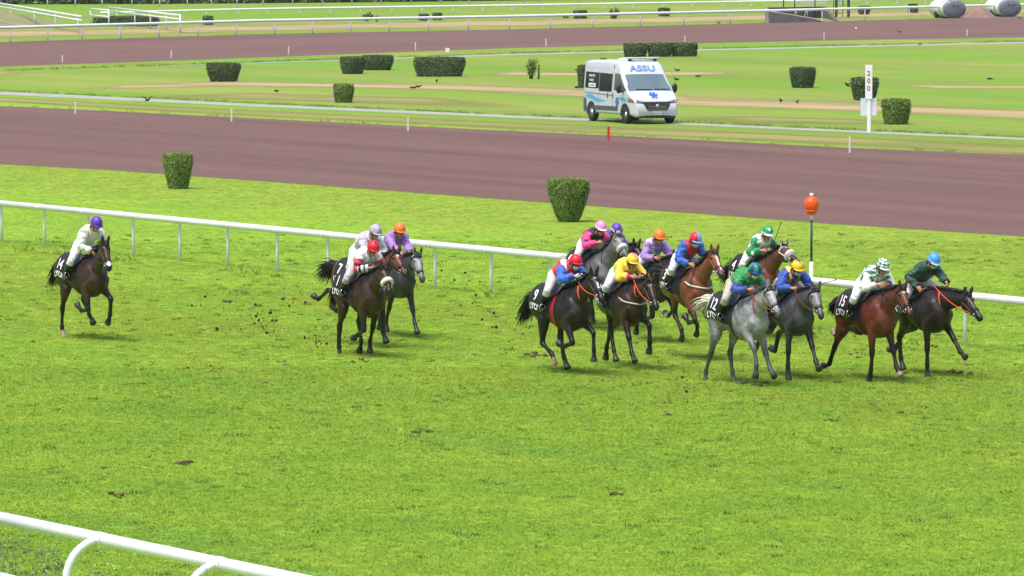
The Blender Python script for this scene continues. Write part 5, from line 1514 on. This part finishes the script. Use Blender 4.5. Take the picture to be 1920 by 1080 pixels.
    def side_pt(x, z, off=.006, sg=-1):
        hw = float(np.interp(x, [s[0] for s in ST], [s[3] for s in ST])); return (x, sg * (hwz(hw, z) + off), z)
    def top_pt(x, y, off=.020): 
        d = (zt_at(x + .02) - zt_at(x - .02)) / .04; l = math.hypot(1, d); return (x - d / l * off, y, zt_at(x) + .014 + off / l)
    bvh_v = BVHTree.FromPolygons([tuple(p) for p in vs], fs)
    def front_pt(th, z, off, sg=1):
        d = Vector((math.cos(R(th)), sg * math.sin(R(th)), 0)); h = bvh_v.ray_cast(Vector((1.2, 0, z)) + d * 3, -d, 3.0)
        p = h[0] if h[0] is not None else Vector((2.6, 0, z)); return tuple(p + d * off)
    def side_quad(pts, name, m, parent, off=.006, sg=-1, nx=6):
        """panel on the side given by a lower and an upper line of (x, z)"""
        q = MB(); lo, hi = pts; v = []; f = []
        for i in range(nx + 1):
            t = i / nx
            xl, zl = np.interp(t, np.linspace(0, 1, len(lo)), [p[0] for p in lo]), np.interp(t, np.linspace(0, 1, len(lo)), [p[1] for p in lo])
            xh, zh = np.interp(t, np.linspace(0, 1, len(hi)), [p[0] for p in hi]), np.interp(t, np.linspace(0, 1, len(hi)), [p[1] for p in hi])
            for k in range(4): v.append(side_pt(lerp(xl, xh, k / 3), lerp(zl, zh, k / 3), off, sg))
        for i in range(nx):
            for k in range(3): a = i * 4 + k; f.append((a, a + 4, a + 5, a + 1))
        q.add(v, f); return q.build(name, m, parent)
    for sg in (-1, 1):
        side_quad([[(-2.42, 1.36), (-.95, 1.36)], [(-2.40, 2.02), (-.95, 2.0)]], 'side_window', M_tint, van, .008, sg)
        side_quad([[(-.91, 1.26), (.40, 1.26)], [(-.91, 2.0), (.42, 1.98)]], 'side_window', M_tint, van, .008, sg)
        side_quad([[(-1.5, .48), (1.05, .50)], [(-1.5, .66), (1.05, .68)]], 'rub_strip', M_grey, van, .012, sg, 10)
        side_quad([[(-2.60, .40), (-2.12, .40)], [(-2.60, .95), (-2.30, .95)]], 'corner_bumper', M_grey, van, .012, sg)
        for x in (-.04, .50): 
            side_quad([[(x, 1.0), (x + .07, 1.0)], [(x, 1.2), (x + .07, 1.2)]], 'door_handle', M_black, van, .02, sg, 2)
        for x0 in (.46, -.98):                         # door shut lines
            side_quad([[(x0, .5), (x0 + .015, .5)], [(x0, 2.1), (x0 + .015, 2.1)]], 'door_seam', M_grey, van, .004, sg, 1)
        side_quad([[(-2.42, 1.16), (.44, 1.10)], [(-2.42, 1.185), (.44, 1.125)]], 'slide_rail', M_grey, van, .006, sg, 6)
        # waves of blue along the side
        side_quad([[(-2.30, .98), (-1.6, .90), (-1.1, .80), (-.2, .86)], [(-2.30, 1.10), (-1.7, 1.10), (-1.2, .98), (-.2, .87)]], 'blue_wave', M_lblue, van, .005, sg, 14)
        side_quad([[(1.0, 1.02), (1.4, .93), (1.9, .86)], [(1.0, 1.05), (1.5, 1.05), (1.95, 1.02)]], 'blue_wave', M_lblue, van, .005, sg, 8)
        for x in (1.78, -1.72):                        # wheel, arch
            arch = MB(); c = np.array((x, 0, .36)); ring0, ring1 = [], []
            for a in np.linspace(-.2, math.pi + .2, 17):
                for r_, ring in ((.0, ring0), (.47, ring1)):
                    p = (x + r_ * math.cos(a), max(.30, .36 + r_ * math.sin(a))); ring.append(side_pt(p[0], p[1], .007, sg))
            vv = ring0 + ring1; arch.add(vv, [(i, i + 1, 17 + i + 1, 17 + i) for i in range(16)]); arch.build('wheel_arch', M_black, van)
            w = empty('wheel', (x, sg * .93, .345)); w.parent = van
            t = MB(); E = lambda y, r: [np.array((r * math.cos(a), y, r * math.sin(a))) for a in np.linspace(0, 2 * math.pi, 28, endpoint=False)]
            t.loft([E(-.11, .24), E(-.12, .30), E(-.10, .335), E(-.06, .345), E(.06, .345), E(.10, .335), E(.12, .30), E(.11, .24)], False); t.build('tyre', M_tyre, w)
            t = MB(); t.loft([E(sg * .10, .245), E(sg * .085, .22), E(sg * .06, .19), E(sg * .085, .10), E(sg * .10, .06), E(sg * .10, .01)]); t.build('rim', M_rim, w)
            for k in range(5):
                a = k * 2 * math.pi / 5; t = MB(); t.ell((.165 * math.cos(a), sg * .078, .165 * math.sin(a)), (.035, .012, .035), None, 8, 4); t.build('rim_hole', M_black, w)
        # mirror
        t = MB(); t.ell((1.62, sg * 1.23, 1.42), (.085, .115, .20), None, 14, 10); mo = t.build('mirror', M_black, van)
        t = MB(); t.tube([(1.62, sg * 1.0, 1.28), (1.62, sg * 1.18, 1.32)], .04, 8); t.build('mirror_arm', M_black, mo)
        # headlamp wrapped on the nose corner
        t = MB(); t2 = MB(); ns_ = 9; lo, hi, lo2 = [], [], []
        for i in range(ns_):
            f_ = i / (ns_ - 1); th = lerp(50, 21, f_)
            lo.append(front_pt(th, lerp(.93, .86, f_), .012, sg)); hi.append(front_pt(th, lerp(1.09, .915, f_ ** .8), .012, sg)); lo2.append(front_pt(th, lerp(.90, .83, f_), .012, sg))
        t.add(lo + hi, [(i, i + 1, ns_ + i + 1, ns_ + i) for i in range(ns_ - 1)]); hlm = t.build('headlight', M_lens, van)
        t2.add(lo2 + lo, [(i, i + 1, ns_ + i + 1, ns_ + i) for i in range(ns_ - 1)]); t2.build('headlight_trim', M_black, hlm)
        t = MB(); c_ = front_pt(46, .99, .02, sg); t.ell(c_, (.05, .03, .04), None, 8, 6); t.build('indicator', M_amber, hlm)
        for th in (38, 30): t = MB(); c_ = front_pt(th, .94, .012, sg); t.ell(c_, (.03, .03, .03), None, 10, 6); t.build('lamp', M_black, hlm)
        t = MB(); t.ell((2.645, sg * .70, .47), (.03, .08, .05), None, 10, 6); t.build('fog_light', M_lens, van)
        t = MB(); t.ell((2.655, sg * .66, .63), (.02, .13, .045), None, 10, 6); t.build('bumper_recess', M_grey, van)
    # nose: grille, plate, emblem
    t = MB(); v = []
    for y, w in ((-.60, 0), (-.52, .0), (0, 0), (.52, 0), (.60, 0)): pass
    gx = lambda z: float(np.interp(z, [.55, .66, .78, .90, .98], [2.705, 2.70, 2.675, 2.61, 2.535]))
    v = [(gx(.90), -.62, .905), (gx(.90), .62, .905), (gx(.62), .46, .60), (gx(.62), -.46, .60), (gx(.78) + .012, -.54, .76), (gx(.78) + .012, .54, .76)]
    t.add(v, [(0, 4, 5, 1), (4, 3, 2, 5)]); gr = t.build('grille', M_black, van, smooth=False)
    for z in (.72, .65): q = MB(); q.box((gx(z) + .014, 0, z), (.008, .40, .008)); q.build('grille_bar', M_rim, gr, smooth=False)
    q = MB(); q.tube([(gx(.74) + .015, 0, .745), (gx(.74) + .035, 0, .745)], .065, 18); q.build('emblem', mat('round badge', srgb(190, 180, 184), .3, .1), gr)
    q = MB(); q.box((2.708, 0, .445), (.012, .27, .055)); pl = q.build('number_plate', mat('plate white', srgb(218, 220, 222), .4, .03), van, smooth=False)
    def front_text(s, size, x, z, m, parent):
        v, f = text_mesh(s, size, .003); q = MB(); q.add([(x, p[0], z + p[1]) for p in v], f); q.build('lettering', m, parent, smooth=False)
    front_text('DM 267 HF', .085, 2.722, .415, M_black, pl)
    for sg in (-1, 1): q = MB(); q.box((2.7225, sg * .245, .445), (.002, .024, .052)); q.build('plate_band', M_blue, pl, smooth=False)
    for z, w in ((.565, .42), (.335, .55)): q = MB(); q.box((2.695 if z > .5 else 2.685, 0, z), (.012, w, .014)); q.build('air_slot', M_black, van, smooth=False)
    q = MB(); q.box((2.42, 0, .285), (.27, .80, .04)); q.build('chin_spoiler', M_black, van, smooth=False)
    # forehead letters and stars
    v, f = text_mesh('ASSU', .40, .010); q = MB()
    q.add([top_pt(1.245 - p[1] * .62, p[0] * 1.22) for p in v], f); q.build('lettering', M_pale, van, smooth=False)
    def star(at, k):
        q = MB()
        for a in range(3):
            d = a * math.pi / 3; c, s_ = math.cos(d), math.sin(d); pts = [(-.16, -.045), (.16, -.045), (.16, .045), (-.16, .045)]
            q.add([at(k * (p[0] * c - p[1] * s_), k * (p[0] * s_ + p[1] * c), .002 * a) for p in pts], [(0, 1, 2, 3)])
        q.build('star_emblem', M_blue, van, smooth=False)
    star(lambda u, v_, o: top_pt(2.28 - v_ * 1.05, u, .022 + o), 1.15)
    star(lambda u, v_, o: side_pt(.98 + u, .86 + v_, .009 + o), 1.2); star(lambda u, v_, o: side_pt(.98 + u, .86 + v_, .009 + o, 1), 1.2)
    # lettering on the rear side windows and the faint line above
    for sg in (-1, 1):
        for s_, size, x, z in (('AMBULANCE', .12, -1.72, 1.83), ('BARON', .14, -1.74, 1.64)):
            v, f = text_mesh(s_, size, .003); q = MB(); q.add([side_pt(x - sg * p[0] * .9, z + p[1], .011, sg) for p in v], f); q.build('lettering', M_white_print, van, smooth=False)
        side_quad([[(-2.02, 1.40), (-1.30, 1.40)], [(-2.02, 1.56), (-1.30, 1.56)]], 'phone_panel', M_white_print, van, .010, sg)
        v, f = text_mesh('04 78 00', .14, .003); q = MB(); q.add([side_pt(-1.66 - sg * p[0], 1.43 + p[1], .013, sg) for p in v], f); q.build('lettering', M_black, van, smooth=False)
        v, f = text_mesh('AMBULANCES DE SECOURS', .17, 0); q = MB(); q.add([side_pt(-1.0 - sg * p[0] * 1.05, 2.12 + p[1], .004, sg) for p in v], f); q.build('lettering', mat('faint lettering', srgb(196, 206, 224), .45, .03), van, smooth=False)
    # roof bar and hatch
    q = MB(); q.box((.70, .22, 2.615), (.14, .68, .035)); rb = q.build('light_bar', M_paint, van, smooth=False)
    bv = rb.modifiers.new('b', 'BEVEL'); bv.width = .03; bv.segments = 2
    for y in (-.35, .75): q = MB(); q.box((.70, y, 2.55), (.05, .06, .05)); q.build('bar_foot', M_black, rb, smooth=False)
    q = MB(); q.ell((.05, -.25, 2.53), (.42, .36, .10), None, 14, 8); q.build('roof_vent', M_paint, van)
    q = MB(); q.box((-2.05, -.35, 2.525), (.10, .10, .03)); q.build('aerial_base', M_black, van, smooth=False)
    # cabin
    q = MB(); q.box((.52, 0, 1.35), (.03, .95, .98)); q.build('bulkhead', M_dark, van, smooth=False)
    q = MB(); q.box((1.80, 0, 1.10), (.18, .93, .12)); q.build('dashboard', M_dark, van, smooth=False)
    q = MB(); q.box((1.2, 0, .55), (.75, .95, .05)); q.build('cab_floor', M_dark, van, smooth=False)
    for y in (-.48, .48):
        q = MB(); q.box((.95, y, .92), (.26, .26, .09)); q.box((.72, y, 1.32), (.08, .25, .36), Matrix.Rotation(-.15, 3, 'Y')); q.box((.66, y, 1.76), (.05, .13, .09)); st = q.build('seat', M_dark, van, smooth=False)
        bv = st.modifiers.new('b', 'BEVEL'); bv.width = .04; bv.segments = 2
    q = MB(); q.tube([np.array((1.50, .48, 1.28)) + .19 * (np.array((0, 1., 0)) * math.cos(a) + np.array((-.45, 0, .9)) * math.sin(a)) for a in np.linspace(0, 2 * math.pi, 20, endpoint=False)], .018, 6, closed=True); q.build('steering_wheel', M_black, van)
    q = MB(); q.tube([top_pt(1.95, .85, .02), top_pt(1.93, .2, .02)], .014, 5); q.tube([top_pt(1.96, .1, .02), top_pt(1.93, -.6, .02)], .014, 5); q.build('wiper', M_black, van)
    q = MB(); q.box((1.86, -.62, 1.235), (.06, .2, .006)); q.build('paper_pass', M_white_print, van, smooth=False)
    return van
van = make_van()
VAN_RZ = math.atan2(-math.cos(R(22)), math.sin(R(22)))
wheel_l = Vector((1.78, -1.03, 0)); wheel_l.rotate(Matrix.Rotation(VAN_RZ, 3, 'Z'))
van.location = gp(1171.5, 232.2) - wheel_l; van.rotation_euler = (0, 0, VAN_RZ)
dob, _, _ = make_person(dict(jacket='driver', pelvis=(.80, 1.03), ta=82, round=.03, hp=-5, hands=(1.42, .18, 1.30), ankle=(1.42, .14, .66), breech=srgb(40, 44, 60), nk=.2), rider=False)
dob.matrix_world = van.matrix_world
dob.location = van.location + Vector((0, .48, 0)).copy() if False else van.location + Matrix.Rotation(VAN_RZ, 3, 'Z') @ Vector((0, .48, 0)); dob.rotation_euler = (0, 0, VAN_RZ)
tag(dob, 'person in a dark blue jacket at the wheel of the ambulance', 'person')
# ------------------------------------------------------------------ the field
ORG = srgb(226, 84, 40)
FIELD = [
 # ---- leftmost, alone
 dict(horse='dark brown horse number 14 galloping alone at the back of the field, white nose tip',
      jock='jockey in white silks and purple cap on the lone trailing horse',
      h=dict(seed=1, coat='darkbay', neck=44, head=62, fR=(14, -86, -118, -130), fL=(60, -6, -26, -40), hR=(24, -24, -4, 30, 20), hL=(68, -4, 40, 50, 45), num='14', star=(.80, .05), hands=(.62, .10, 1.66), tail_len=.45, tail_a=-20, bridle=srgb(58, 36, 28), socks={'hR': .5}),
      j=dict(jacket='white', cap='purple', ta=46, pelvis=(-.16, 1.80), hands=(.62, .10, 1.66), hp=-28, breech=srgb(216, 216, 222))),
 # ---- group of three
 dict(horse='dark bay horse with white sheepskin noseband, front of the trio',
      jock='jockey in white and red silks with black hoops and red cap',
      h=dict(seed=2, coat='darkbay', neck=40, head=56, fR=(8, -70, -60, -85), fL=(-20, -26, 0, -10), hR=(22, -28, -4, 20, 8), hL=(54, -16, 16, -20, -40), num='1', fleece=True, hands=(.64, .08, 1.68), tail_len=.4, tail_a=-30, lift=0.0),
      j=dict(jacket='redwhite', cap='reddot', ta=33, pelvis=(-.14, 1.75), hands=(.64, .08, 1.68), hp=-26, breech=srgb(170, 168, 174), whip='R')),
 dict(horse='bay horse with white star, middle of the trio, black tail flying',
      jock='jockey in grey-lilac silks and grey cap, half hidden in the trio',
      h=dict(seed=3, coat='bay', neck=40, head=54, fR='fold', fL='plant', hR=(-5, -95, -60, -100, -120), hL=(15, -75, -45, -110, -130), num='7', star=(.24, .026), hands=(.66, .08, 1.70), tail_len=.7, tail_a=14),
      j=dict(jacket='greylilac', cap='grey', ta=38, pelvis=(-.14, 1.80), hands=(.66, .08, 1.70), hp=-24)),
 dict(horse='grey horse on the rail side of the trio',
      jock='jockey in plain lilac silks and orange cap beside the trio\'s grey horse',
      h=dict(seed=4, coat='steel', neck=36, head=56, fR=(-26, -32, 8, 0), fL=(26, 24, 38, 40), hR='fold', hL='push', num='5', hands=(.66, .09, 1.70)),
      j=dict(jacket='lilac', cap='orange', ta=44, pelvis=(-.12, 1.84), hands=(.70, .10, 1.68), hp=-20)),
 # ---- main group, rear
 dict(horse='grey horse with sheepskin noseband and pale tail, behind number 9',
      jock='jockey in pink silks with black stars and pale pink cap',
      h=dict(seed=6, coat='ironfar', neck=44, head=52, fR='reach', fL='fold', hR='push', hL='kick', num='6', fleece=srgb(200, 202, 204), hands=(.56, .09, 1.74), tail=srgb(206, 200, 188), tail_len=.62, tail_a=6, bridle=srgb(120, 110, 100)),
      j=dict(jacket='pinkstar', cap='pink', ta=30, pelvis=(-.18, 1.84), hands=(.50, .11, 1.78), hp=-20, nk=.19)),
 dict(horse='near-black horse whose head shows behind the grey with sheepskin noseband',
      jock='jockey in purple silks and purple cap, mostly hidden behind a grey head',
      h=dict(seed=7, coat='black', neck=34, head=50, fR='plant', fL='lift', hR='under', hL='push', num='2', hands=(.66, .08, 1.66)),
      j=dict(jacket='purple', cap='purpleband', ta=32, pelvis=(-.16, 1.76), hands=(.66, .08, 1.66), hp=-20)),
 dict(horse='dark horse under the lilac-sashed jockey, hidden behind two bays',
      jock='jockey in lilac silks with white sash and orange cap',
      h=dict(seed=9, coat='black', neck=30, head=50, fR='foldlow', fL=(46, -62, -95, -110), hR='fold', hL='push', num='8', sockc=(200, 194, 186), socks={'fL': 1.0}, hands=(.62, .10, 1.70)),
      j=dict(jacket='lilacsash', cap='orange', ta=48, pelvis=(-.16, 1.82), hands=(.60, .12, 1.66), hp=-16, breech=srgb(196, 190, 210))),
 dict(horse='bay horse with grey sheepskin noseband, rearmost beside the orange-topped pole',
      jock='jockey in green-sleeved silks with white spots and green cap',
      h=dict(seed=11, coat='bay', neck=36, head=54, fR='reach', fL='fold', hR='push', hL='kick', num='4', fleece=srgb(190, 190, 194), star=(.24, .02), bridle=srgb(190, 186, 178), hands=(.52, .10, 1.72), tail_len=.55, tail_a=-6),
      j=dict(jacket='greendots', cap='greendot', ta=46, pelvis=(-.18, 1.82), hands=(.52, .11, 1.72), hp=-20, whip='L')),
 # ---- main group, front row
 dict(horse='black-brown horse number 9 with white star and red girth',
      jock='jockey in red silks with blue sleeves and red cap, crouched over number 9',
      h=dict(seed=5, coat='black', neck=38, head=58, fR=(30, -74, -100, -110), fL=(62, 2, 4, 0), hR=(34, -10, 64, 36, -10), hL=(58, -4, 20, 36, 30), num='9', star=(.20, .028), blaze=(.36, .60, .012), rein=ORG, girth=srgb(150, 24, 34), hands=(.74, .07, 1.74), tail_len=.58, tail_a=-14, socks={'hR': .3}),
      j=dict(jacket='redblue', cap='red', ta=22, pelvis=(-.14, 1.80), hands=(.70, .08, 1.80), hp=-14, gloves=srgb(216, 216, 214), breech=srgb(196, 196, 198), mask=True, nk=.17, poleR=(-.1, -.8, -.6))),
 dict(horse='dark bay horse with pale breast strap under the yellow-clad jockey',
      jock='jockey in yellow silks with pink cuffs and yellow star cap',
      h=dict(seed=8, coat='darkbay', neck=34, head=62, fR=(32, 28, 44, 48), fL=(70, 4, -6, -20), hR=(64, -4, 26, 34, 26), hL='push', num='10', star=(.22, .014), breast=srgb(176, 170, 160), rein=ORG, hands=(.78, .09, 1.70), bridle=srgb(52, 34, 28)),
      j=dict(jacket='yellow', cap='yellowstar', ta=20, pelvis=(-.12, 1.76), hands=(.74, .10, 1.72), hp=-18, nk=.17)),
 dict(horse='bright bay horse number 3 with white blaze, all four hooves tucked under it',
      jock='jockey in blue silks with red back and half red, half blue cap',
      h=dict(seed=10, coat='brightbay', neck=42, head=50, fR=(30, -82, -120, -130), fL=(46, -88, -125, -140), hR=(62, -6, 50, 16, -34), hL=(72, 0, 54, 0, -40), num='3', blaze=(.10, .80, .016), breast=srgb(196, 190, 184), bridle=srgb(96, 52, 32), hands=(.50, .16, 1.62)),
      j=dict(jacket='bluered', cap='redblue', ta=34, pelvis=(-.14, 1.78), hands=(.50, .17, 1.64), hp=-22, mask=True)),
 dict(horse='light grey horse with pale flowing tail at the front',
      jock='jockey in green silks with blue sleeves and green cap on the light grey horse',
      h=dict(seed=12, coat='grey', neck=36, head=56, fR=(46, 14, -6, -20), fL=(28, 30, 48, 52), hR=(4, -28, -28, -4, -22), hL=(26, -22, 14, 30, 20), num='12', hands=(.66, .12, 1.66), rein=srgb(150, 40, 40), tail=srgb(206, 200, 186), tail_len=.60, tail_a=14, mane=srgb(70, 70, 74)),
      j=dict(jacket='greenblue', cap='greenquart', ta=20, pelvis=(-.10, 1.74), hands=(.62, .14, 1.70), hp=-24, breech=srgb(168, 166, 158), whip='R', mask=True)),
 dict(horse='dark dappled grey horse beside the light grey one',
      jock='jockey in blue silks with yellow braces and yellow cap',
      h=dict(seed=13, coat='darkgrey', neck=36, head=56, fR=(-4, -4, 14, 8), fL=(36, 34, 50, 54), hR=(0, -70, -40, -100, -120), hL=(20, -66, -30, -95, -115), num='13', hands=(.58, .12, 1.62), rein=srgb(96, 60, 44)),
      j=dict(jacket='blueyellow', cap='yellowdark', ta=26, pelvis=(-.12, 1.74), hands=(.54, .13, 1.64), hp=-22, breech=srgb(178, 176, 180), whip='L', mask=True)),
 dict(horse='reddish bay horse with white star and one pale front hoof',
      jock='jockey in green and white diamond silks and diamond cap',
      h=dict(seed=14, coat='redbay', neck=38, head=60, fR=(2, -8, -18, -24), fL=(24, 22, 40, 46), hR=(-8, -40, -32, -70, -92), hL=(10, -82, -62, -120, -135), num='15', star=(.22, .03), hands=(.58, .09, 1.72), tail_len=.42, tail_a=0, sockc=(190, 180, 168), socks={'fL': .02, 'hL': .2}),
      j=dict(jacket='diamonds', cap='diamonds', ta=36, pelvis=(-.15, 1.78), hands=(.56, .10, 1.74), hp=-24, breech=srgb(214, 214, 220))),
 dict(horse='leading black-brown horse with orange reins, farthest right',
      jock='jockey in dark green silks, white breeches and blue cap',
      h=dict(seed=15, coat='brown', neck=24, head=46, nl=.84, fR=(2, 0, 4, 0), fL=(50, 46, 62, 66), hR=(44, -40, 8, 28, 20), hL=(0, -60, -40, -80, -100), num='11', rein=ORG, hands=(.66, .14, 1.66), tail_len=.4, tail_a=-30),
      j=dict(jacket='darkgreen', cap='blue', ta=44, pelvis=(-.12, 1.82), handR=(.30, -.30, 1.60), handL=(.72, .10, 1.70), hp=-30, breech=srgb(220, 220, 224), mask=True)),
]
WHIP_TXT = {2: 'dark whip slanting up from the red-capped jockey\'s hand', 11: 'dark whip raised behind the green-capped jockey by the pole', 12: 'dark whip held level by the jockey on the light grey horse', 13: 'thin whip trailing from the yellow-capped jockey\'s far hand'}
# stance of every pair: place on the ground, heading, carriage of neck and head, seat of the rider
STANCE = {
    1: dict(at=(154, 636), yaw=1, neck=38, head=54, nyaw=-12, pelvis=(0.08, 1.83), ta=34),
    2: dict(at=(675, 668), yaw=-4, neck=26, head=43, nyaw=-10, pelvis=(-0.01, 1.75), ta=24),
    3: dict(at=(680, 650), yaw=3, neck=31, head=42, nyaw=-6, pelvis=(-0.11, 1.80), ta=28),
    4: dict(at=(737, 632), yaw=-9, neck=22, head=55, nyaw=0, pelvis=(-0.18, 1.74), ta=32),
    6: dict(at=(1108, 619), yaw=-4, neck=45, head=41, nyaw=-2, pelvis=(-0.18, 1.74), ta=24),
    7: dict(at=(1136, 611), yaw=-7, neck=22, head=38, nyaw=3, pelvis=(-0.09, 1.64), ta=24),
    9: dict(at=(1220, 641), yaw=-11, neck=24, head=40, nyaw=1, pelvis=(-0.10, 1.66), ta=34),
    11: dict(at=(1416, 632), yaw=-7, neck=35, head=22, nyaw=-1, pelvis=(-0.03, 1.68), ta=32),
    5: dict(at=(1050, 700), yaw=-1, neck=36, head=46, nyaw=-4, pelvis=(-0.06, 1.80), ta=16),
    8: dict(at=(1166, 690), yaw=-10, neck=21, head=52, nyaw=0, pelvis=(-0.10, 1.77), ta=14),
    10: dict(at=(1288, 674), yaw=-8, neck=41, head=44, nyaw=-1, pelvis=(-0.21, 1.76), ta=26),
    12: dict(at=(1384, 720), yaw=-3, neck=29, head=48, nyaw=-8, pelvis=(-0.06, 1.81), ta=14),
    13: dict(at=(1478, 710), yaw=-12, neck=21, head=50, nyaw=-2, pelvis=(-0.17, 1.73), ta=20),
    14: dict(at=(1625, 714), yaw=-4, neck=25, head=49, nyaw=-5, pelvis=(-0.05, 1.75), ta=24),
    15: dict(at=(1728, 704), yaw=-4, neck=10, head=41, nyaw=5, pelvis=(-0.17, 1.74), ta=28),
}
for E in FIELD:
    hs, js = dict(E['h']), dict(E['j'])
    st = STANCE[hs['seed']]
    hs.update(neck=st['neck'], head=st['head'], nyaw=st['nyaw']); js.update(pelvis=st['pelvis'], ta=st['ta'])
    dz = st['pelvis'][1] - .40; js.setdefault('ankle', (st['pelvis'][0] * .5 - .08, .345, 1.22))
    hob, bits = make_horse(hs)
    pob, hands, stir = make_person(js)
    loc = gp(*st['at']); loc.z = {10: .16, 1: .06, 3: .08}.get(hs['seed'], 0.0); rz = YAW + R(st['yaw']); sc = E.get('k', 1.0)
    for o in (hob, pob): o.location = loc; o.rotation_euler = (0, 0, rz); o.scale = (sc, sc, sc)
    tag(hob, E['horse'], 'horse', 'racehorses in the field'); tag(pob, E['jock'], 'person', 'jockeys riding in the race')
    for key in ('R', 'L'):               # stirrup iron hanging from the saddle on its leather
        s = stir[key]; sg = -1 if key == 'R' else 1; q = MB()
        ring = [s + np.array((0, .055 * math.sin(a), .055 - .065 * math.cos(a))) for a in np.linspace(0, 2 * math.pi, 14, endpoint=False)]
        q.tube(ring, .009, 5, closed=True); q.tube([s + np.array((0, 0, .12)), np.array((.06, sg * .27, 1.46))], .010, 5); q.build('stirrup', M_bit, hob)
    if js.get('whip'):
        wr, fdir, side, pal = hands[js['whip']]; q = MB(); k = hs['seed']
        d = {2: np.array((-.45, .1, .8)), 11: np.array((.2, .25, .9)), 12: np.array((-.9, .1, .12)), 13: np.array((.55, .75, .28))}[k]; d = unit(d)
        q.tube([pal - d * .10, pal + d * .05, pal + d * .30, pal + d * .52, pal + d * .60], [.012, .011, .007, .006, .013], 6)
        o = q.build('riding_whip', M_whip); o.location = loc; o.rotation_euler = (0, 0, rz); o.scale = (sc, sc, sc); tag(o, WHIP_TXT[k], 'whip', 'whips held by jockeys')

# clods thrown up by the hooves, and scars in the turf
M_clod = mat('turf clod', srgb(44, 38, 26), 1, .3, 30); M_soil = mat('torn turf', srgb(74, 66, 38), 1, .35, 12)
def clods():
    g = random.Random(5); q = MB()
    def lump(p, s):
        q.ell(p, (s * g.uniform(.7, 1.6), s * g.uniform(.7, 1.3), s * g.uniform(.6, 1.1)), Matrix.Rotation(g.uniform(0, 3), 3, Vector((g.random(), g.random(), g.random() + .1)).normalized()), 6, 4)
    for (x, y, spread, n, zmax) in ((500, 606, 34, 60, .5), (592, 640, 16, 30, .5), (420, 575, 60, 24, .25), (900, 600, 80, 22, .4), (1300, 700, 90, 18, .2), (460, 570, 50, 14, .4), (850, 545, 40, 14, .5), (560, 560, 40, 10, .5), (955, 640, 40, 10, .3), (1255, 690, 50, 12, .3), (640, 700, 60, 10, .1)):
        for i in range(n):
            p = gp(x + g.gauss(0, spread * .45), y + g.gauss(0, spread * .35) + 14); p.z = abs(g.gauss(0, zmax * .5)); lump(p, g.uniform(.007, .018) if g.random() < .9 else .03)
    tag(q.build('turf_clods', M_clod), kind='stuff')
    q2 = MB()
    def scar(x, y, w, hh):               # a kicked-out divot: a few torn lumps lying together
        c = gp(x, y)
        for k in range(5 + int(w * 40)):
            p = (c.x + g.gauss(0, w * .55), c.y + g.gauss(0, w * 1.1), .012 + .025 * hh * g.random()); r_ = w * g.uniform(.10, .32) * hh ** .5
            q2.ell(p, (r_ * g.uniform(.8, 1.8), r_ * g.uniform(.8, 1.8), r_ * g.uniform(.5, .9)), Matrix.Rotation(g.uniform(0, 3), 3, 'Z'), 6, 4)
    for x, y, w, h in ((690, 733, .06, 1.3), (795, 812, .14, 1), (350, 872, .12, 1.6), (222, 933, .10, 1.5), (196, 880, .07, 1), (485, 575, .1, .8), (430, 567, .12, .8), (545, 562, .12, .8), (1150, 930, .1, 1), (1010, 668, .2, .7), (1555, 790, .07, 1), (1790, 700, .2, .8), (1735, 765, .07, 1), (905, 740, .06, 1), (1420, 722, .22, .8), (280, 860, .05, 1)): scar(x, y, w, h)
    for i in range(150):
        x = g.uniform(0, 1920); y = g.uniform(520, 780); scar(x, y, g.uniform(.03, .09), g.uniform(.4, 1))
    tag(q2.build('turf_scars', M_soil), kind='stuff')
clods()
# ivy and stones under the near rail
def cover():
    g = random.Random(17); q = MB(); q2 = MB()
    for i in range(3000):
        x = g.uniform(-120, 250) ; y = g.uniform(1015, 1130) + max(0, (x - 60)) * .20
        if mnoise.noise(Vector((x * .018, y * .035, 4))) < (x - 30) * .002 - .12: continue
        p = gp(x, y); p.z = g.uniform(.01, .12) * (1 + .8 * mnoise.noise(Vector((p.x * 1.5, p.y * .8, 0))))
        leaf(q, p, Vector((g.gauss(0, .6), g.gauss(-.3, .6), 1)).normalized(), g.uniform(.018, .042), g)
    for i in range(50):
        x = g.uniform(-100, 230); y = g.uniform(1035, 1125) + max(0, (x - 60)) * .18; p = gp(x, y); p.z = .05; s = g.uniform(.010, .022); q2.ell(p, (s, s, s * .7), None, 6, 4)
    tag(q.build('ground_cover', leaf_mat('ivy leaves', (.050, .095, .018), (.170, .250, .040), 6), smooth=False), kind='stuff'); tag(q2.build('gravel', mat('pale pebbles', srgb(186, 180, 168), .8, .2, 30)), kind='stuff')
cover()

# ------------------------------------------------------------------ the summer air over the course
def haze():
    mb = MB(); mb.box((0, 600, 5.5), (500, 640, 6.5)); o = mb.build('haze', [], smooth=False); tag(o, kind='stuff')
    m = bpy.data.materials.new('pale air'); m.use_nodes = True; nt = m.node_tree
    nt.nodes.remove(nt.nodes['Principled BSDF']); pv = N(nt, 'ShaderNodeVolumePrincipled'); pv.inputs['Color'].default_value = (.93, .96, 1, 1); pv.inputs['Density'].default_value = .00007; pv.inputs['Anisotropy'].default_value = .2
    nt.links.new(pv.outputs[0], nt.nodes['Material Output'].inputs['Volume']); o.data.materials.append(m)
haze()
